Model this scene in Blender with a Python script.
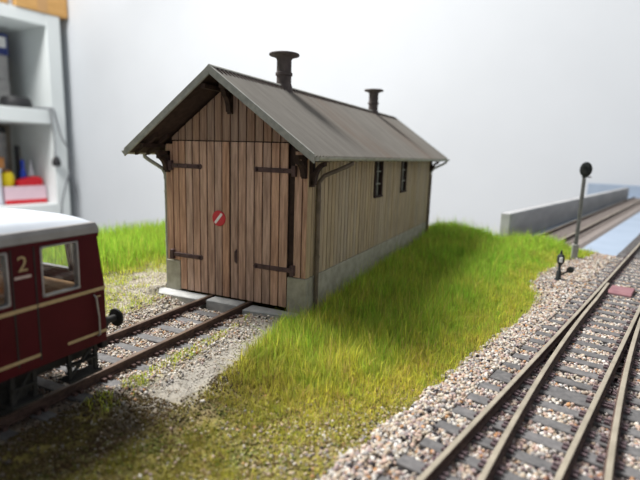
import bpy, bmesh, math, random
import numpy as np
from mathutils import Vector, Matrix

random.seed(7)
RNG = np.random.default_rng(11)
scene = bpy.context.scene
for _o in list(bpy.data.objects):
    bpy.data.objects.remove(_o)
COL = scene.collection

# One unit is the width of the model engine shed (about 6 cm).

# ------------------------------------------------------------------ camera
def look(yaw, pitch, roll):
    fwd = Vector((-math.sin(yaw) * math.cos(pitch), math.cos(yaw) * math.cos(pitch), -math.sin(pitch)))
    right = Vector((math.cos(yaw), math.sin(yaw), 0))
    up = right.cross(fwd)
    r = right * math.cos(roll) + up * math.sin(roll)
    u = -right * math.sin(roll) + up * math.cos(roll)
    return r, u, fwd

cam_data = bpy.data.cameras.new('camera')
cam = bpy.data.objects.new('camera', cam_data)
COL.objects.link(cam)
_r, _u, _f = look(0.436290045, 0.175340167, 0.0309121549)
cam.matrix_world = Matrix(((_r.x, _u.x, -_f.x, 1.18056), (_r.y, _u.y, -_f.y, -2.355715),
                           (_r.z, _u.z, -_f.z, 0.879563), (0, 0, 0, 1)))
cam_data.sensor_width = 36.0
cam_data.lens = 483.96 / 640 * 36
cam_data.clip_start = 0.02
cam_data.clip_end = 300
cam_data.dof.use_dof = True
cam_data.dof.focus_distance = 2.45
cam_data.dof.aperture_fstop = 1.15
scene.camera = cam

# ------------------------------------------------------------------ light
scene.view_settings.view_transform = 'Standard'
scene.view_settings.look = 'None'
scene.view_settings.gamma = 1.0
scene.view_settings.use_curve_mapping = False
scene.view_settings.exposure = 0.0

world = bpy.data.worlds.new('room_daylight')
scene.world = world
world.use_nodes = True
_bg = world.node_tree.nodes['Background']
_bg.inputs[0].default_value = (0.92, 0.96, 1.0, 1)
_bg.inputs[1].default_value = 0.41

def area_lamp(name, loc, target, sx, sy, power, color):
    d = bpy.data.lights.new(name, 'AREA')
    d.shape = 'RECTANGLE'
    d.size, d.size_y, d.energy, d.color = sx, sy, power, color
    o = bpy.data.objects.new(name, d)
    o.location = loc
    o.rotation_euler = (Vector(target) - Vector(loc)).to_track_quat('-Z', 'Y').to_euler()
    COL.objects.link(o)
    return o

area_lamp('ceiling_and_fill_lamp', (-12.8, 1.0, 19.5), (2, -6, 0), 6, 7, 11800, (1.0, 0.975, 0.94))

area_lamp('ceiling_and_fill_lamp', (-22.5, 1.0, 20), (-26, 17, 1), 6, 6, 5600, (1.0, 0.985, 0.96))  # fill lamp added to brighten the left of the back wall

# ------------------------------------------------------------------ materials
def lin(c):
    return tuple((v / 12.92 if v <= .04045 else ((v + .055) / 1.055) ** 2.4) for v in [x / 255 for x in c])

MATS = {}

class NT:
    def __init__(self, name):
        self.m = bpy.data.materials.new(name)
        self.m.use_nodes = True
        self.t = self.m.node_tree
        self.b = self.t.nodes['Principled BSDF']
    def n(self, kind, **kw):
        nd = self.t.nodes.new(kind)
        for k, v in kw.items():
            setattr(nd, k, v)
        return nd
    def l(self, a, b):
        self.t.links.new(a, b)
    def coords(self, scale):
        g = self.n('ShaderNodeNewGeometry')
        mp = self.n('ShaderNodeMapping')
        mp.inputs['Scale'].default_value = scale
        self.l(g.outputs['Position'], mp.inputs['Vector'])
        return mp.outputs[0]
    def noise(self, scale, detail=4, rough=.6):
        nz = self.n('ShaderNodeTexNoise')
        nz.inputs['Scale'].default_value = 1.0
        nz.inputs['Detail'].default_value = detail
        nz.inputs['Roughness'].default_value = rough
        self.l(self.coords(scale), nz.inputs['Vector'])
        return nz.outputs['Fac']
    def rng(self, sock, a, b, c, d):
        m = self.n('ShaderNodeMapRange')
        m.inputs[1].default_value, m.inputs[2].default_value = a, b
        m.inputs[3].default_value, m.inputs[4].default_value = c, d
        self.l(sock, m.inputs[0])
        return m.outputs[0]
    def mix(self, fac, a, b, mode='MIX'):
        m = self.n('ShaderNodeMix', data_type='RGBA', blend_type=mode)
        if isinstance(fac, float): m.inputs[0].default_value = fac
        else: self.l(fac, m.inputs[0])
        for i, s in ((6, a), (7, b)):
            if isinstance(s, tuple): m.inputs[i].default_value = (*s, 1)
            else: self.l(s, m.inputs[i])
        return m.outputs[2]
    def math(self, op, a, b=None):
        m = self.n('ShaderNodeMath', operation=op)
        for i, s in ((0, a), (1, b)):
            if s is None: continue
            if isinstance(s, (int, float)): m.inputs[i].default_value = s
            else: self.l(s, m.inputs[i])
        return m.outputs[0]
    def bump(self, sock, strength, dist=.01):
        b = self.n('ShaderNodeBump')
        b.inputs['Strength'].default_value = strength
        b.inputs['Distance'].default_value = dist
        self.l(sock, b.inputs['Height'])
        self.l(b.outputs[0], self.b.inputs['Normal'])

def mottled(name, c1, c2, scale=(20, 20, 20), rough=.8, metal=0., spec=.3, bump=0., rand=0., lo=.35, hi=.65):
    """procedural: two tones through noise, optional piece-to-piece variation"""
    t = NT(name)
    f = t.rng(t.noise(scale), lo, hi, 0, 1)
    col = t.mix(f, lin(c1), lin(c2))
    if rand:
        oi = t.n('ShaderNodeObjectInfo')
        v = t.rng(oi.outputs['Random'], 0, 1, 1 - rand, 1 + rand)
        hs = t.n('ShaderNodeHueSaturation')
        t.l(v, hs.inputs['Value'])
        sat = t.rng(t.math('FRACT', t.math('MULTIPLY', oi.outputs['Random'], 7.31)), 0, 1, .85, 1.12)
        t.l(sat, hs.inputs['Saturation'])
        t.l(col, hs.inputs['Color'])
        col = hs.outputs[0]
    t.l(col, t.b.inputs['Base Color'])
    t.b.inputs['Roughness'].default_value = rough
    t.b.inputs['Metallic'].default_value = metal
    t.b.inputs['Specular IOR Level'].default_value = spec
    if bump:
        t.bump(t.noise(tuple(s * 2.5 for s in scale)), bump)
    MATS[name] = t.m
    return t.m

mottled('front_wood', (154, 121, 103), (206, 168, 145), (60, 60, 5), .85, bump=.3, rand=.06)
mottled('gable_wood_shaded', (132, 105, 90), (166, 136, 118), (60, 60, 5), .85, bump=.3, rand=.06)  # front wood darkened, shade under the overhang is in the colour
mottled('side_wood', (157, 141, 117), (187, 168, 140), (45, 45, 4), .85, bump=.3, rand=.08)
mottled('dark_wood', (48, 36, 32), (64, 49, 43), (30, 30, 30), .85)
mottled('shed_core', (34, 27, 24), (44, 35, 31), (20, 20, 20), .95)
mottled('concrete', (152, 148, 132), (178, 173, 156), (14, 14, 14), .9, bump=.15)
mottled('pad_concrete', (158, 160, 160), (184, 185, 182), (18, 18, 18), .9, bump=.15)
mottled('barge_grey', (134, 135, 130), (156, 156, 149), (25, 25, 25), .8)
mottled('zinc', (138, 138, 128), (168, 168, 156), (18, 18, 18), .6, spec=.4)
mottled('pipe_brown', (92, 82, 70), (118, 106, 92), (18, 18, 18), .7)
mottled('iron', (72, 56, 56), (98, 77, 75), (30, 30, 30), .7)
mottled('vent_iron', (70, 63, 62), (92, 83, 81), (30, 30, 12), .75)
mottled('sign_red', (196, 52, 62), (206, 66, 74), (30, 30, 30), .6)
mottled('sign_white', (236, 226, 226), (244, 238, 238), (30, 30, 30), .6)
mottled('rail_side', (66, 50, 46), (92, 72, 64), (40, 40, 40), .75)
mottled('rail_head', (142, 134, 119), (164, 155, 139), (9, 9, 9), .5, metal=.15)
mottled('siding_head', (84, 68, 58), (112, 94, 80), (9, 9, 9), .5, metal=.2)
mottled('sleeper', (88, 87, 88), (112, 110, 110), (30, 30, 30), .85, bump=.25, rand=.1)
mottled('siding_sleeper', (92, 91, 92), (112, 111, 111), (30, 30, 30), .85, bump=.25, rand=.1)
mottled('mauve_rust', (80, 67, 70), (104, 88, 92), (40, 40, 40), .85)
mottled('rust_brown', (72, 54, 50), (92, 72, 68), (40, 40, 40), .85)
mottled('cover_red', (126, 90, 96), (142, 104, 108), (20, 20, 20), .8)
mottled('maroon', (68, 14, 22), (75, 17, 26), (8, 8, 8), .5, spec=.12)
mottled('cream', (164, 144, 106), (180, 158, 120), (30, 30, 30), .6)
mottled('lettering_pale', (176, 158, 152), (190, 172, 166), (30, 30, 30), .6)
mottled('roof_white', (182, 189, 198), (194, 200, 208), (5, 5, 5), .55)
mottled('roof_band', (132, 130, 129), (150, 148, 147), (10, 10, 10), .6)
mottled('silver', (140, 140, 142), (166, 166, 168), (20, 20, 20), .35, metal=.6)
mottled('under_black', (34, 34, 34), (48, 47, 46), (20, 20, 20), .7)
mottled('seat_tan', (172, 132, 92), (190, 150, 108), (20, 20, 20), .8)
mottled('car_inside', (150, 118, 86), (168, 136, 100), (10, 10, 10), .8)
mottled('mast_grey', (78, 80, 80), (98, 100, 98), (20, 20, 20), .7)
mottled('post_concrete', (128, 130, 126), (150, 151, 147), (20, 20, 20), .85)
mottled('signal_black', (36, 40, 40), (50, 54, 54), (20, 20, 20), .6)
mottled('lamp_white', (222, 224, 228), (236, 238, 240), (20, 20, 20), .5)
mottled('deck_blue', (144, 158, 176), (152, 166, 184), (1.5, 1.5, 1.5), .75)
mottled('panel_grey', (156, 157, 159), (174, 175, 176), (2, 2, 6), .85)
mottled('panel_end', (152, 150, 138), (168, 165, 152), (3, 3, 3), .85)
mottled('bed_brown', (116, 108, 104), (146, 137, 132), (40, 40, 40), .95, bump=.4)
mottled('wall_paint', (202, 206, 211), (207, 211, 216), (.15, .15, .15), .9, spec=.1)
mottled('side_wall_paint', (196, 190, 184), (202, 196, 190), (.15, .15, .15), .9, spec=.1)
mottled('floor_grey', (150, 146, 140), (162, 158, 152), (.5, .5, .5), .8)
mottled('shelf_white', (226, 232, 232), (232, 238, 238), (.5, .5, .5), .6)
mottled('shelf_back', (158, 146, 134), (170, 158, 146), (.4, .4, .4), .8)
mottled('cardboard', (204, 158, 96), (218, 172, 110), (1, 1, 4), .85)
mottled('card_tape', (196, 154, 104), (204, 162, 112), (1, 1, 1), .5)
mottled('blue_card', (44, 56, 112), (52, 64, 124), (1, 1, 1), .6)
mottled('paper_white', (224, 224, 224), (234, 234, 234), (1, 1, 1), .8)
mottled('grey_card', (150, 148, 148), (172, 170, 168), (.8, .8, 3), .8)
mottled('black_plastic', (40, 40, 42), (50, 50, 52), (2, 2, 2), .5)
mottled('yellow_plastic', (230, 206, 30), (238, 216, 44), (2, 2, 2), .5)
mottled('red_plastic', (206, 30, 42), (216, 40, 52), (2, 2, 2), .5)
mottled('pink_clear', (226, 196, 208), (234, 206, 216), (1, 1, 1), .4)
mottled('blue_plastic', (44, 72, 190), (54, 84, 204), (2, 2, 2), .5)
mottled('white_plastic', (214, 216, 226), (226, 228, 236), (2, 2, 2), .5)
mottled('brown_card', (166, 112, 62), (178, 124, 74), (2, 2, 2), .8)
mottled('cable_grey', (104, 106, 112), (116, 118, 124), (2, 2, 2), .6)
mottled('plywood', (196, 170, 128), (208, 184, 144), (1, 1, 14), .8)

# corrugated roof: grey sheet with brown run-off stains that stay with the sheet
t = NT('roof_sheet')
base = t.mix(t.rng(t.noise((3, 14, 3)), .3, .7, 0, 1), lin((122, 118, 112)), lin((136, 132, 126)))
geo = t.n('ShaderNodeNewGeometry'); sep = t.n('ShaderNodeSeparateXYZ'); t.l(geo.outputs['Position'], sep.inputs[0])
def streak(yc, w):
    d = t.math('ABSOLUTE', t.math('SUBTRACT', sep.outputs['Y'], yc))
    return t.rng(d, 0, w, 1, 0)
stain = t.math('MULTIPLY', t.math('ADD', streak(.95, .45), streak(2.35, .4)), t.rng(t.noise((2, 9, 2)), .3, .75, 0, 1))
base = t.mix(t.math('MULTIPLY', stain, .5), base, lin((124, 98, 80)))
t.l(base, t.b.inputs['Base Color']); t.b.inputs['Roughness'].default_value = .8
t.b.inputs['Specular IOR Level'].default_value = .2
MATS['roof_sheet'] = t.m

def attr_mat(name, rough=.9, noise=None, trans=0., bump=0.):
    t = NT(name)
    a = t.n('ShaderNodeAttribute', attribute_name='Col')
    col = a.outputs['Color']
    if noise:
        v = t.rng(t.noise((noise,) * 3, 6, .7), .25, .75, .72, 1.25)
        hs = t.n('ShaderNodeHueSaturation'); t.l(v, hs.inputs['Value']); t.l(col, hs.inputs['Color']); col = hs.outputs[0]
    t.l(col, t.b.inputs['Base Color'])
    t.b.inputs['Roughness'].default_value = rough
    t.b.inputs['Specular IOR Level'].default_value = .15
    if bump: t.bump(t.noise((noise * 1.5,) * 3, 5), bump, .01)
    if trans:
        tr = t.n('ShaderNodeBsdfTranslucent'); t.l(col, tr.inputs['Color'])
        mx = t.n('ShaderNodeMixShader'); mx.inputs[0].default_value = trans
        t.l(t.b.outputs[0], mx.inputs[1]); t.l(tr.outputs[0], mx.inputs[2])
        t.l(mx.outputs[0], t.t.nodes['Material Output'].inputs['Surface'])
    MATS[name] = t.m
attr_mat('soil', .95, 60, bump=.6)
attr_mat('stones', .8)
attr_mat('grass_fibre', .8, trans=.5)

t = NT('window_glass')
tr = t.n('ShaderNodeBsdfTransparent'); tr.inputs[0].default_value = (.95, .96, .96, 1)
gl = t.n('ShaderNodeBsdfGlossy'); gl.inputs['Roughness'].default_value = .05
mx = t.n('ShaderNodeMixShader')
mx.inputs[0].default_value = .06; t.l(tr.outputs[0], mx.inputs[1]); t.l(gl.outputs[0], mx.inputs[2])
t.l(mx.outputs[0], t.t.nodes['Material Output'].inputs['Surface'])
MATS['window_glass'] = t.m

# ------------------------------------------------------------------ builders
class MB:
    """collects geometry in world coordinates; build() links it as one mesh object"""
    def __init__(self):
        self.v, self.f, self.mi = [], [], []
    def add(self, verts, faces, mi=0):
        b = len(self.v)
        self.v += [tuple(p) for p in verts]
        self.f += [tuple(i + b for i in f) for f in faces]
        self.mi += [mi] * len(faces)
        return self
    def box(self, lo, hi, mi=0):
        x0, y0, z0 = lo; x1, y1, z1 = hi
        return self.add([(x0, y0, z0), (x1, y0, z0), (x1, y1, z0), (x0, y1, z0), (x0, y0, z1), (x1, y0, z1), (x1, y1, z1), (x0, y1, z1)],
                        [(3, 2, 1, 0), (4, 5, 6, 7), (0, 1, 5, 4), (1, 2, 6, 5), (2, 3, 7, 6), (3, 0, 4, 7)], mi)
    def obox(self, o, ax, ay, az, mi=0):
        """box from corner o along three edge vectors"""
        o, ax, ay, az = map(Vector, (o, ax, ay, az))
        p = [o, o + ax, o + ax + ay, o + ay]
        p += [q + az for q in p]
        f = [(3, 2, 1, 0), (4, 5, 6, 7), (0, 1, 5, 4), (1, 2, 6, 5), (2, 3, 7, 6), (3, 0, 4, 7)]
        if ax.cross(ay).dot(az) < 0: f = [tuple(reversed(q)) for q in f]
        return self.add(p, f, mi)
    def loft(self, rings, cap=True, closed=True, mi=0):
        n = len(rings[0]); vs = [p for r in rings for p in r]; fs = []
        for k in range(len(rings) - 1):
            for i in range(n if closed else n - 1):
                j = (i + 1) % n
                fs.append((k * n + i, k * n + j, (k + 1) * n + j, (k + 1) * n + i))
        if cap:
            fs.append(tuple(reversed(range(n)))); fs.append(tuple(range((len(rings) - 1) * n, len(rings) * n)))
        return self.add(vs, fs, mi)
    def lathe(self, prof, c, axis=(0, 0, 1), n=20, mi=0):
        """prof: (radius, height) pairs"""
        a = Vector(axis).normalized(); b = a.orthogonal().normalized(); d = a.cross(b); c = Vector(c)
        rings = [[c + a * h + (b * math.cos(2 * math.pi * i / n) + d * math.sin(2 * math.pi * i / n)) * max(r, 1e-4) for i in range(n)] for r, h in prof]
        return self.loft(rings, mi=mi)
    def tube(self, pts, r, n=8, mi=0):
        pts = [Vector(p) for p in pts]; rings = []; prev = None
        for i, p in enumerate(pts):
            tg = (pts[min(i + 1, len(pts) - 1)] - pts[max(i - 1, 0)]).normalized()
            b = tg.orthogonal().normalized() if prev is None else (prev - tg * prev.dot(tg)).normalized()
            prev = b; d = tg.cross(b)
            rr = r[i] if isinstance(r, (list, tuple)) else r
            rings.append([p + (b * math.cos(2 * math.pi * k / n) + d * math.sin(2 * math.pi * k / n)) * rr for k in range(n)])
        return self.loft(rings, mi=mi)
    def prism(self, poly, vec, mi=0):
        """extrude a planar 3-D outline along vec"""
        vec = Vector(vec)
        return self.loft([[Vector(p) for p in poly], [Vector(p) + vec for p in poly]], mi=mi)
    def build(self, name, mats, parent=None, bevel=0., smooth=False):
        mats = [mats] if isinstance(mats, str) else mats
        off = world_loc(parent) if parent else Vector((0, 0, 0))
        if parent is None:
            a = np.array(self.v); lo, hi = a.min(0), a.max(0)
            off = Vector(((lo[0] + hi[0]) / 2, (lo[1] + hi[1]) / 2, lo[2]))
        me = bpy.data.meshes.new(name)
        me.from_pydata([tuple(Vector(p) - off) for p in self.v], [], self.f)
        for m in mats: me.materials.append(MATS[m])
        me.polygons.foreach_set('material_index', self.mi)
        bm = bmesh.new(); bm.from_mesh(me)
        bmesh.ops.recalc_face_normals(bm, faces=bm.faces)
        if bevel:
            es = [e for e in bm.edges if len(e.link_faces) == 2 and e.calc_face_angle(0) > .6]
            bmesh.ops.bevel(bm, geom=es, offset=bevel, segments=1, affect='EDGES', clamp_overlap=True)
        bm.to_mesh(me); bm.free()
        if smooth:
            me.shade_smooth(); me.set_sharp_from_angle(angle=math.radians(40))
        o = bpy.data.objects.new(name, me)
        COL.objects.link(o)
        if parent: o.parent = parent
        else: o.location = off
        return o

def world_loc(o):
    p = Vector((0, 0, 0))
    while o is not None:
        p = p + o.location; o = o.parent
    return p

def tag(o, label=None, cat=None, group=None, kind=None):
    for k, v in (('label', label), ('category', cat), ('group', group), ('kind', kind)):
        if v: o[k] = v
    return o

def thing(name, label, cat, loc=(0, 0, 0), group=None):
    o = bpy.data.objects.new(name, None); o.empty_display_size = .05
    o.location = loc; COL.objects.link(o)
    return tag(o, label, cat, group)

def raw_mesh(name, v, f3, col, mat, kind, label, nper=3):
    """big numpy triangle mesh with one colour per vertex"""
    me = bpy.data.meshes.new(name)
    me.vertices.add(len(v)); me.vertices.foreach_set('co', np.ascontiguousarray(v, np.float32).ravel())
    nf = len(f3)
    me.loops.add(nf * nper); me.loops.foreach_set('vertex_index', np.ascontiguousarray(f3, np.int32).ravel())
    me.polygons.add(nf)
    me.polygons.foreach_set('loop_start', np.arange(nf, dtype=np.int32) * nper)
    at = me.color_attributes.new('Col', 'FLOAT_COLOR', 'POINT')
    at.data.foreach_set('color', np.concatenate([col, np.ones((len(col), 1))], 1).astype(np.float32).ravel())
    me.materials.append(MATS[mat]); me.update(calc_edges=True)
    o = bpy.data.objects.new(name, me); COL.objects.link(o)
    o['kind'] = kind; o['label'] = label
    return o

# ------------------------------------------------------------------ layout geometry
U = np.array([.2292, .9734]); V = np.array([.9734, -.2292])     # along / across the running line
def P(q, t, z=0.): return (V[0] * q + U[0] * t, V[1] * q + U[1] * t, z)
def railA(y): return 1.2165 + .2412 * y - .002 * y * y
def railB(y): return .01929 * y * y + .19386 * y + 1.27572
def railC(y): return 1.50821 + .23293 * y
def railD(y): return np.where(y < 1.2, .01926 * y * y + .18526 * y + 1.56473, 1.8148 + .2315 * (y - 1.2))
SX = -.507                                                      # siding centre line
SR, SL = -.3679, -.646                                          # siding rails

def vn(x, y, s, seed):
    """value noise 0..1"""
    r = np.random.default_rng(seed).random((128, 128))
    x = x * s + 1000.3; y = y * s + 1000.7
    xi, yi = np.floor(x).astype(int), np.floor(y).astype(int)
    fx, fy = x - xi, y - yi
    fx, fy = fx * fx * (3 - 2 * fx), fy * fy * (3 - 2 * fy)
    g = lambda a, b: r[a % 128, b % 128]
    return (g(xi, yi) * (1 - fx) * (1 - fy) + g(xi + 1, yi) * fx * (1 - fy) + g(xi, yi + 1) * (1 - fx) * fy + g(xi + 1, yi + 1) * fx * fy)
def fbm(x, y, s, seed): return .55 * vn(x, y, s, seed) + .3 * vn(x, y, s * 2.1, seed + 1) + .15 * vn(x, y, s * 4.3, seed + 2)
def sm(a, b, x): 
    t = np.clip((x - a) / (b - a), 0, 1); return t * t * (3 - 2 * t)

def belt_left(y): return np.interp(y, [-1.6, -1.2, -.9, -.69, -.45, -.16, 0], [.10, .07, .055, .035, .01, -.03, .0])
def strip_left(y): return np.interp(y, [-1.44, -1.18, -.85, -.66, -.43, -.15], [-.06, -.15, -.19, -.205, -.23, -.265])
def ball_off(y): return np.interp(y, [-1.6, .95, 1.2, 1.5, 1.75, 2.5, 2.75, 3.0, 3.5], [.26, .26, .3, .43, .47, .45, .42, .3, .28])
def grass_edge_left(y): return -1.62 + .10 * np.sin(y * 3.1) + .04 * np.sin(y * 9)

def ground_h(x, y):
    h = -.030 - .022 * sm(-.1, .1, x - (railA(y) - .6))
    xd = np.clip(.37 + .11 * y, .3, .75)
    belt = sm(0, .12, x - belt_left(y)) * (1 - sm(-.02, .1, x - (railA(y) - ball_off(y) - .02)))
    h = h - .022 * sm(-.05, .08, x) * sm(1.2, .3, y) * belt
    h = h + belt * (.012 - .05 * np.exp(-((x - xd) / .15) ** 2) * sm(-1.3, -.6, y))
    h = h + sm(-1.5, -1.9, x) * .03
    h = h - .018 * np.exp(-((x - SX) / .255) ** 6) * sm(.0, -.12, y)
    h = h + .018 * sm(-.35, -.12, y) * 1.25 * sm(.02, -.1, x) * (1 - np.exp(-((x - SX) / .255) ** 6)) * sm(-1.5, -1.15, x)
    q = x * V[0] + y * V[1]; tt = x * U[0] + y * U[1]
    h = h + .05 * sm(2.2, 3.0, tt) * sm(.85, .15, x)
    h = h - .018 * sm(.0, .12, x - (railA(y) - .13))
    h = h + (fbm(x, y, 7, 3) - .5) * .022 + (vn(x, y, 40, 9) - .5) * .006
    inside = (x > -1.03) & (x < .03) & (y > -.16) & (y < 2.98)
    return np.where(inside, -.075, h)

def mixc(a, b, f): return a * (1 - f[:, None]) + b * f[:, None]
C_ = lambda *c: np.array(lin(c))

# ------------------------------------------------------------------ room
S_ = Vector((.1355838, .99076588, 0)); N_ = Vector((.99076588, -.1355838, 0)); SC = Vector((-25.5377, 18.0097, 0))
def Q(s, n, z): return SC + S_ * s + N_ * n + Vector((0, 0, z))
def sbox(mb, s0, s1, n0, n1, z0, z1, mi=0):
    return mb.obox(Q(s0, n0, z0), S_ * (s1 - s0), N_ * (n1 - n0), (0, 0, z1 - z0), mi)
tag(sbox(MB(), .68, 1.28, -6, 55, -18, 30).build('wall_back', 'wall_paint'), 'plain white plastered wall behind the layout', kind='structure')
tag(sbox(MB(), -60, .68, -6, -5.5, -18, 30).build('wall_left', 'side_wall_paint'), 'pale wall behind the white shelf unit', kind='structure')
tag(sbox(MB(), -60, 1.28, -6, 55, -18.5, -18).build('floor', 'floor_grey'), 'plain grey floor of the room under the layout', kind='structure')

# ------------------------------------------------------------------ scenic ground
qs = np.arange(-2.93, 3.0, .03); ts = np.arange(-3.2, 3.59, .03)
gq, gt = np.meshgrid(qs, ts); gq = gq.ravel(); gt = gt.ravel()
gx = V[0] * gq + U[0] * gt; gy = V[1] * gq + U[1] * gt
gz = ground_h(gx, gy)
n1, n2, n3 = fbm(gx, gy, 5, 21), fbm(gx, gy, 14, 31), fbm(gx, gy, 30, 41)
gravel = mixc(C_(158, 152, 134), C_(184, 178, 162), sm(.3, .7, n3))
soil = mixc(C_(92, 84, 58), C_(140, 126, 92), sm(.35, .65, n2))
moss = mixc(C_(96, 92, 48), C_(140, 130, 72), sm(.35, .65, n3))
underg = mixc(C_(92, 82, 44), C_(124, 128, 52), sm(.3, .7, n2))
gcol = gravel.copy()
strip = sm(-.04, .04, gx - strip_left(gy)) * (1 - sm(-.05, .03, gx - belt_left(gy))) * sm(.05, -.1, gy) * sm(-1.3, -1.0, gy + (n2 - .5) * .3)
gcol = mixc(gcol, mixc(C_(132, 128, 120), C_(158, 153, 144), sm(.3, .7, n3)), strip)
brown = mixc(C_(62, 48, 34), C_(88, 72, 50), sm(.35, .65, n2))  # brown soil, made darker to paint in the near-left shade
near_shaded_soil = sm(-.95, -1.3, gy + (n1 - .5) * .3) * sm(-.3, -.2, gx)
gcol = mixc(gcol, brown, near_shaded_soil)
tuft = sm(-.25, -.2, gx - 0 * gy) * (1 - sm(-.03, .05, gx - strip_left(gy))) * (gy < -.2) * sm(.3, .55, n1)
gcol = mixc(gcol, moss, tuft * .8)
belt_m = sm(-.05, .05, gx - belt_left(gy)) * (1 - sm(-.03, .05, gx - (railA(gy) - ball_off(gy) - .01)))
gcol = mixc(gcol, mixc(underg, mixc(soil, moss, sm(.4, .6, n1)), sm(-.4, -.9, gy)), belt_m)
leftg = sm(.05, -.05, gx - grass_edge_left(gy))
gcol = mixc(gcol, underg, leftg)
gcol = mixc(gcol, moss, sm(.5, .66, n1) * (gx < -.85) * .55 * (1 - leftg))
bal = sm(-.03, .03, gx - (railA(gy) - ball_off(gy)))
gcol = mixc(gcol, mixc(C_(112, 98, 90), C_(150, 134, 122), sm(.3, .7, n3)), bal)
sidb = np.exp(-((gx - SX) / .25) ** 6) * (gy < -.08)
gcol = mixc(gcol, C_(122, 104, 92), sidb * .8)
back_m = sm(2.4, 2.9, gt) * (gx < railA(gy) - .5)
gcol = mixc(gcol, underg, np.maximum(back_m, sm(.04, -.02, np.abs(gx + .5) - .62) * (gy > .1)))
nx, ny = len(qs), len(ts)
idx = np.arange(nx * ny).reshape(ny, nx)
quads = np.stack([idx[:-1, :-1], idx[:-1, 1:], idx[1:, 1:], idx[1:, :-1]], -1).reshape(-1, 4)
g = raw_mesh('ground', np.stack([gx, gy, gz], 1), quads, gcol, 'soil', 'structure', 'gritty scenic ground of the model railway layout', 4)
g.data.polygons.foreach_set('use_smooth', [True] * len(quads))
MBb = MB()
MBb.obox(P(-2.95, -3.22, -1.6), Vector(P(5.95, 0)), Vector(P(0, 6.8)), (0, 0, 1.46))
tag(MBb.build('ground_slab', 'plywood'), 'plywood baseboard carrying the scenic part of the layout', kind='structure')

# ------------------------------------------------------------------ layout extension (light-blue board with grey side)
ext = thing('extension_board', 'light-blue painted layout extension board with a grey side panel', 'layout board', P(1.5, 9, -.8))
MB().obox(P(-.13, 3.62, -.8), Vector(P(3.3, 0)), Vector(P(0, 10.78)), (0, 0, .73)).build('deck', 'deck_blue', ext)
m = MB(); a0, a1 = P(-.132, 3.66), P(-.06, 13.55)
dq, w0 = Vector(P(.11, 0)), Vector((0, 0, 1))
pts = [Vector(P(-.134, 3.66, -.07)), Vector(P(-.02, 3.66, -.07)), Vector(P(-.02, 3.66, .275)), Vector(P(-.134, 3.66, .275))]
pte = [Vector(P(-.06, 13.55, -.07)), Vector(P(.054, 13.55, -.07)), Vector(P(.054, 13.55, .238)), Vector(P(-.06, 13.55, .238))]
m.loft([pts, pte]).build('side_panel', 'panel_grey', ext, bevel=.008)
MB().obox(P(-1.1, 14.4, -.8), Vector(P(4.6, 0)), Vector(P(0, .12)), (0, 0, 1.075)).build('end_panel', 'deck_blue', ext, bevel=.01)
for q0, q1 in ((.13, .69), (1.05, 1.6)):
    r0 = [P(q0, 3.6, -.07), P(q1, 3.6, -.07), P(q1 - .04, 3.6, -.045), P(q0 + .04, 3.6, -.045)]
    r1 = [P(q0 + .02, 13.9, -.07), P(q1 + .02, 13.9, -.07), P(q1 - .02, 13.9, -.045), P(q0 + .06, 13.9, -.045)]
    MB().loft([r0, r1]).build('track_bed', 'bed_brown', ext)

# ------------------------------------------------------------------ track helpers
def rail_mesh(mb, path, zt=0., h=.036, head=.0088, foot=.0155):
    """flat-bottom rail swept along a path of (x, y); material 1 is the worn running surface"""
    prof = [(-foot, -h), (foot, -h), (foot, -h + .005), (.0045, -h + .009), (.0045, -.013), (head, -.010), (head, -.001), (head - .002, 0),
            (-head + .002, 0), (-head, -.001), (-head, -.010), (-.0045, -.013), (-.0045, -h + .009), (-foot, -h + .005)]
    path = [Vector((a, b, 0)) for a, b in path]; rings = []
    for i, p in enumerate(path):
        tg = (path[min(i + 1, len(path) - 1)] - path[max(i - 1, 0)]).normalized()
        sd = Vector((tg.y, -tg.x, 0))
        rings.append([p + sd * a + Vector((0, 0, zt + b)) for a, b in prof])
    n = len(prof); b = len(mb.v)
    mb.loft(rings)
    k0 = len(mb.f) - (n * (len(rings) - 1) + 2)
    for k in range(n * (len(rings) - 1)):
        if k % n in (6, 7, 8): mb.mi[k0 + k] = 1
    return mb

def sleeper_mb(c, d, half_len, half_w, z0, z1):
    d = Vector((d[0], d[1], 0)); e = Vector((-d.y, d.x, 0)); c = Vector((c[0], c[1], 0))
    return MB().obox(c - d * half_len - e * half_w + Vector((0, 0, z0)), d * 2 * half_len, e * 2 * half_w, (0, 0, z1 - z0))

SLEEPERS = []          # (cx, cy, dx, dy, half_len, half_w) so that loose stones keep off them

# --- turnout on the running line
turnout = thing('turnout_track', 'weathered model turnout with four steel rails in light ballast', 'railway track', (1.5, 0, -.06))
ys = list(np.arange(-2.2, 3.61, .2))
for nm, fn, y0, y1 in (('A', railA, -2.2, 14.2), ('D', railD, -2.2, 14.0), ('B', railB, -2.2, 1.74), ('C', railC, -2.2, 1.5)):
    yy = np.concatenate([np.arange(y0, min(y1, 3.4), .2), [min(y1, 3.4)]] + ([np.arange(4.0, y1, 1.2)] if y1 > 4 else []))
    if nm == 'A': xx = np.where(yy > 1.5, railA(1.5) + (yy - 1.5) * .2353, railA(yy))
    else: xx = fn(yy)
    if nm == 'B':                       # switch blade closes onto the left stock rail
        gap = xx - railA(yy); xx = np.where(yy > 1.2, railA(yy) + np.interp(yy, [1.2, 1.74], [float(railB(1.2) - railA(1.2)), .024]), xx)
    if nm == 'C': xx = np.where(yy > .9, np.minimum(xx, railD(yy) - .023), xx)
    o = rail_mesh(MB(), list(zip(xx.tolist(), yy.tolist()))).build('rail' if nm in 'AD' else 'switch_rail', ['rail_side', 'rail_head'], turnout)
tdir = (.9734, -.2292)
fast = MB(); k = 0
t0 = 1.08 * U[0] - .238 * U[1]
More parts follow.
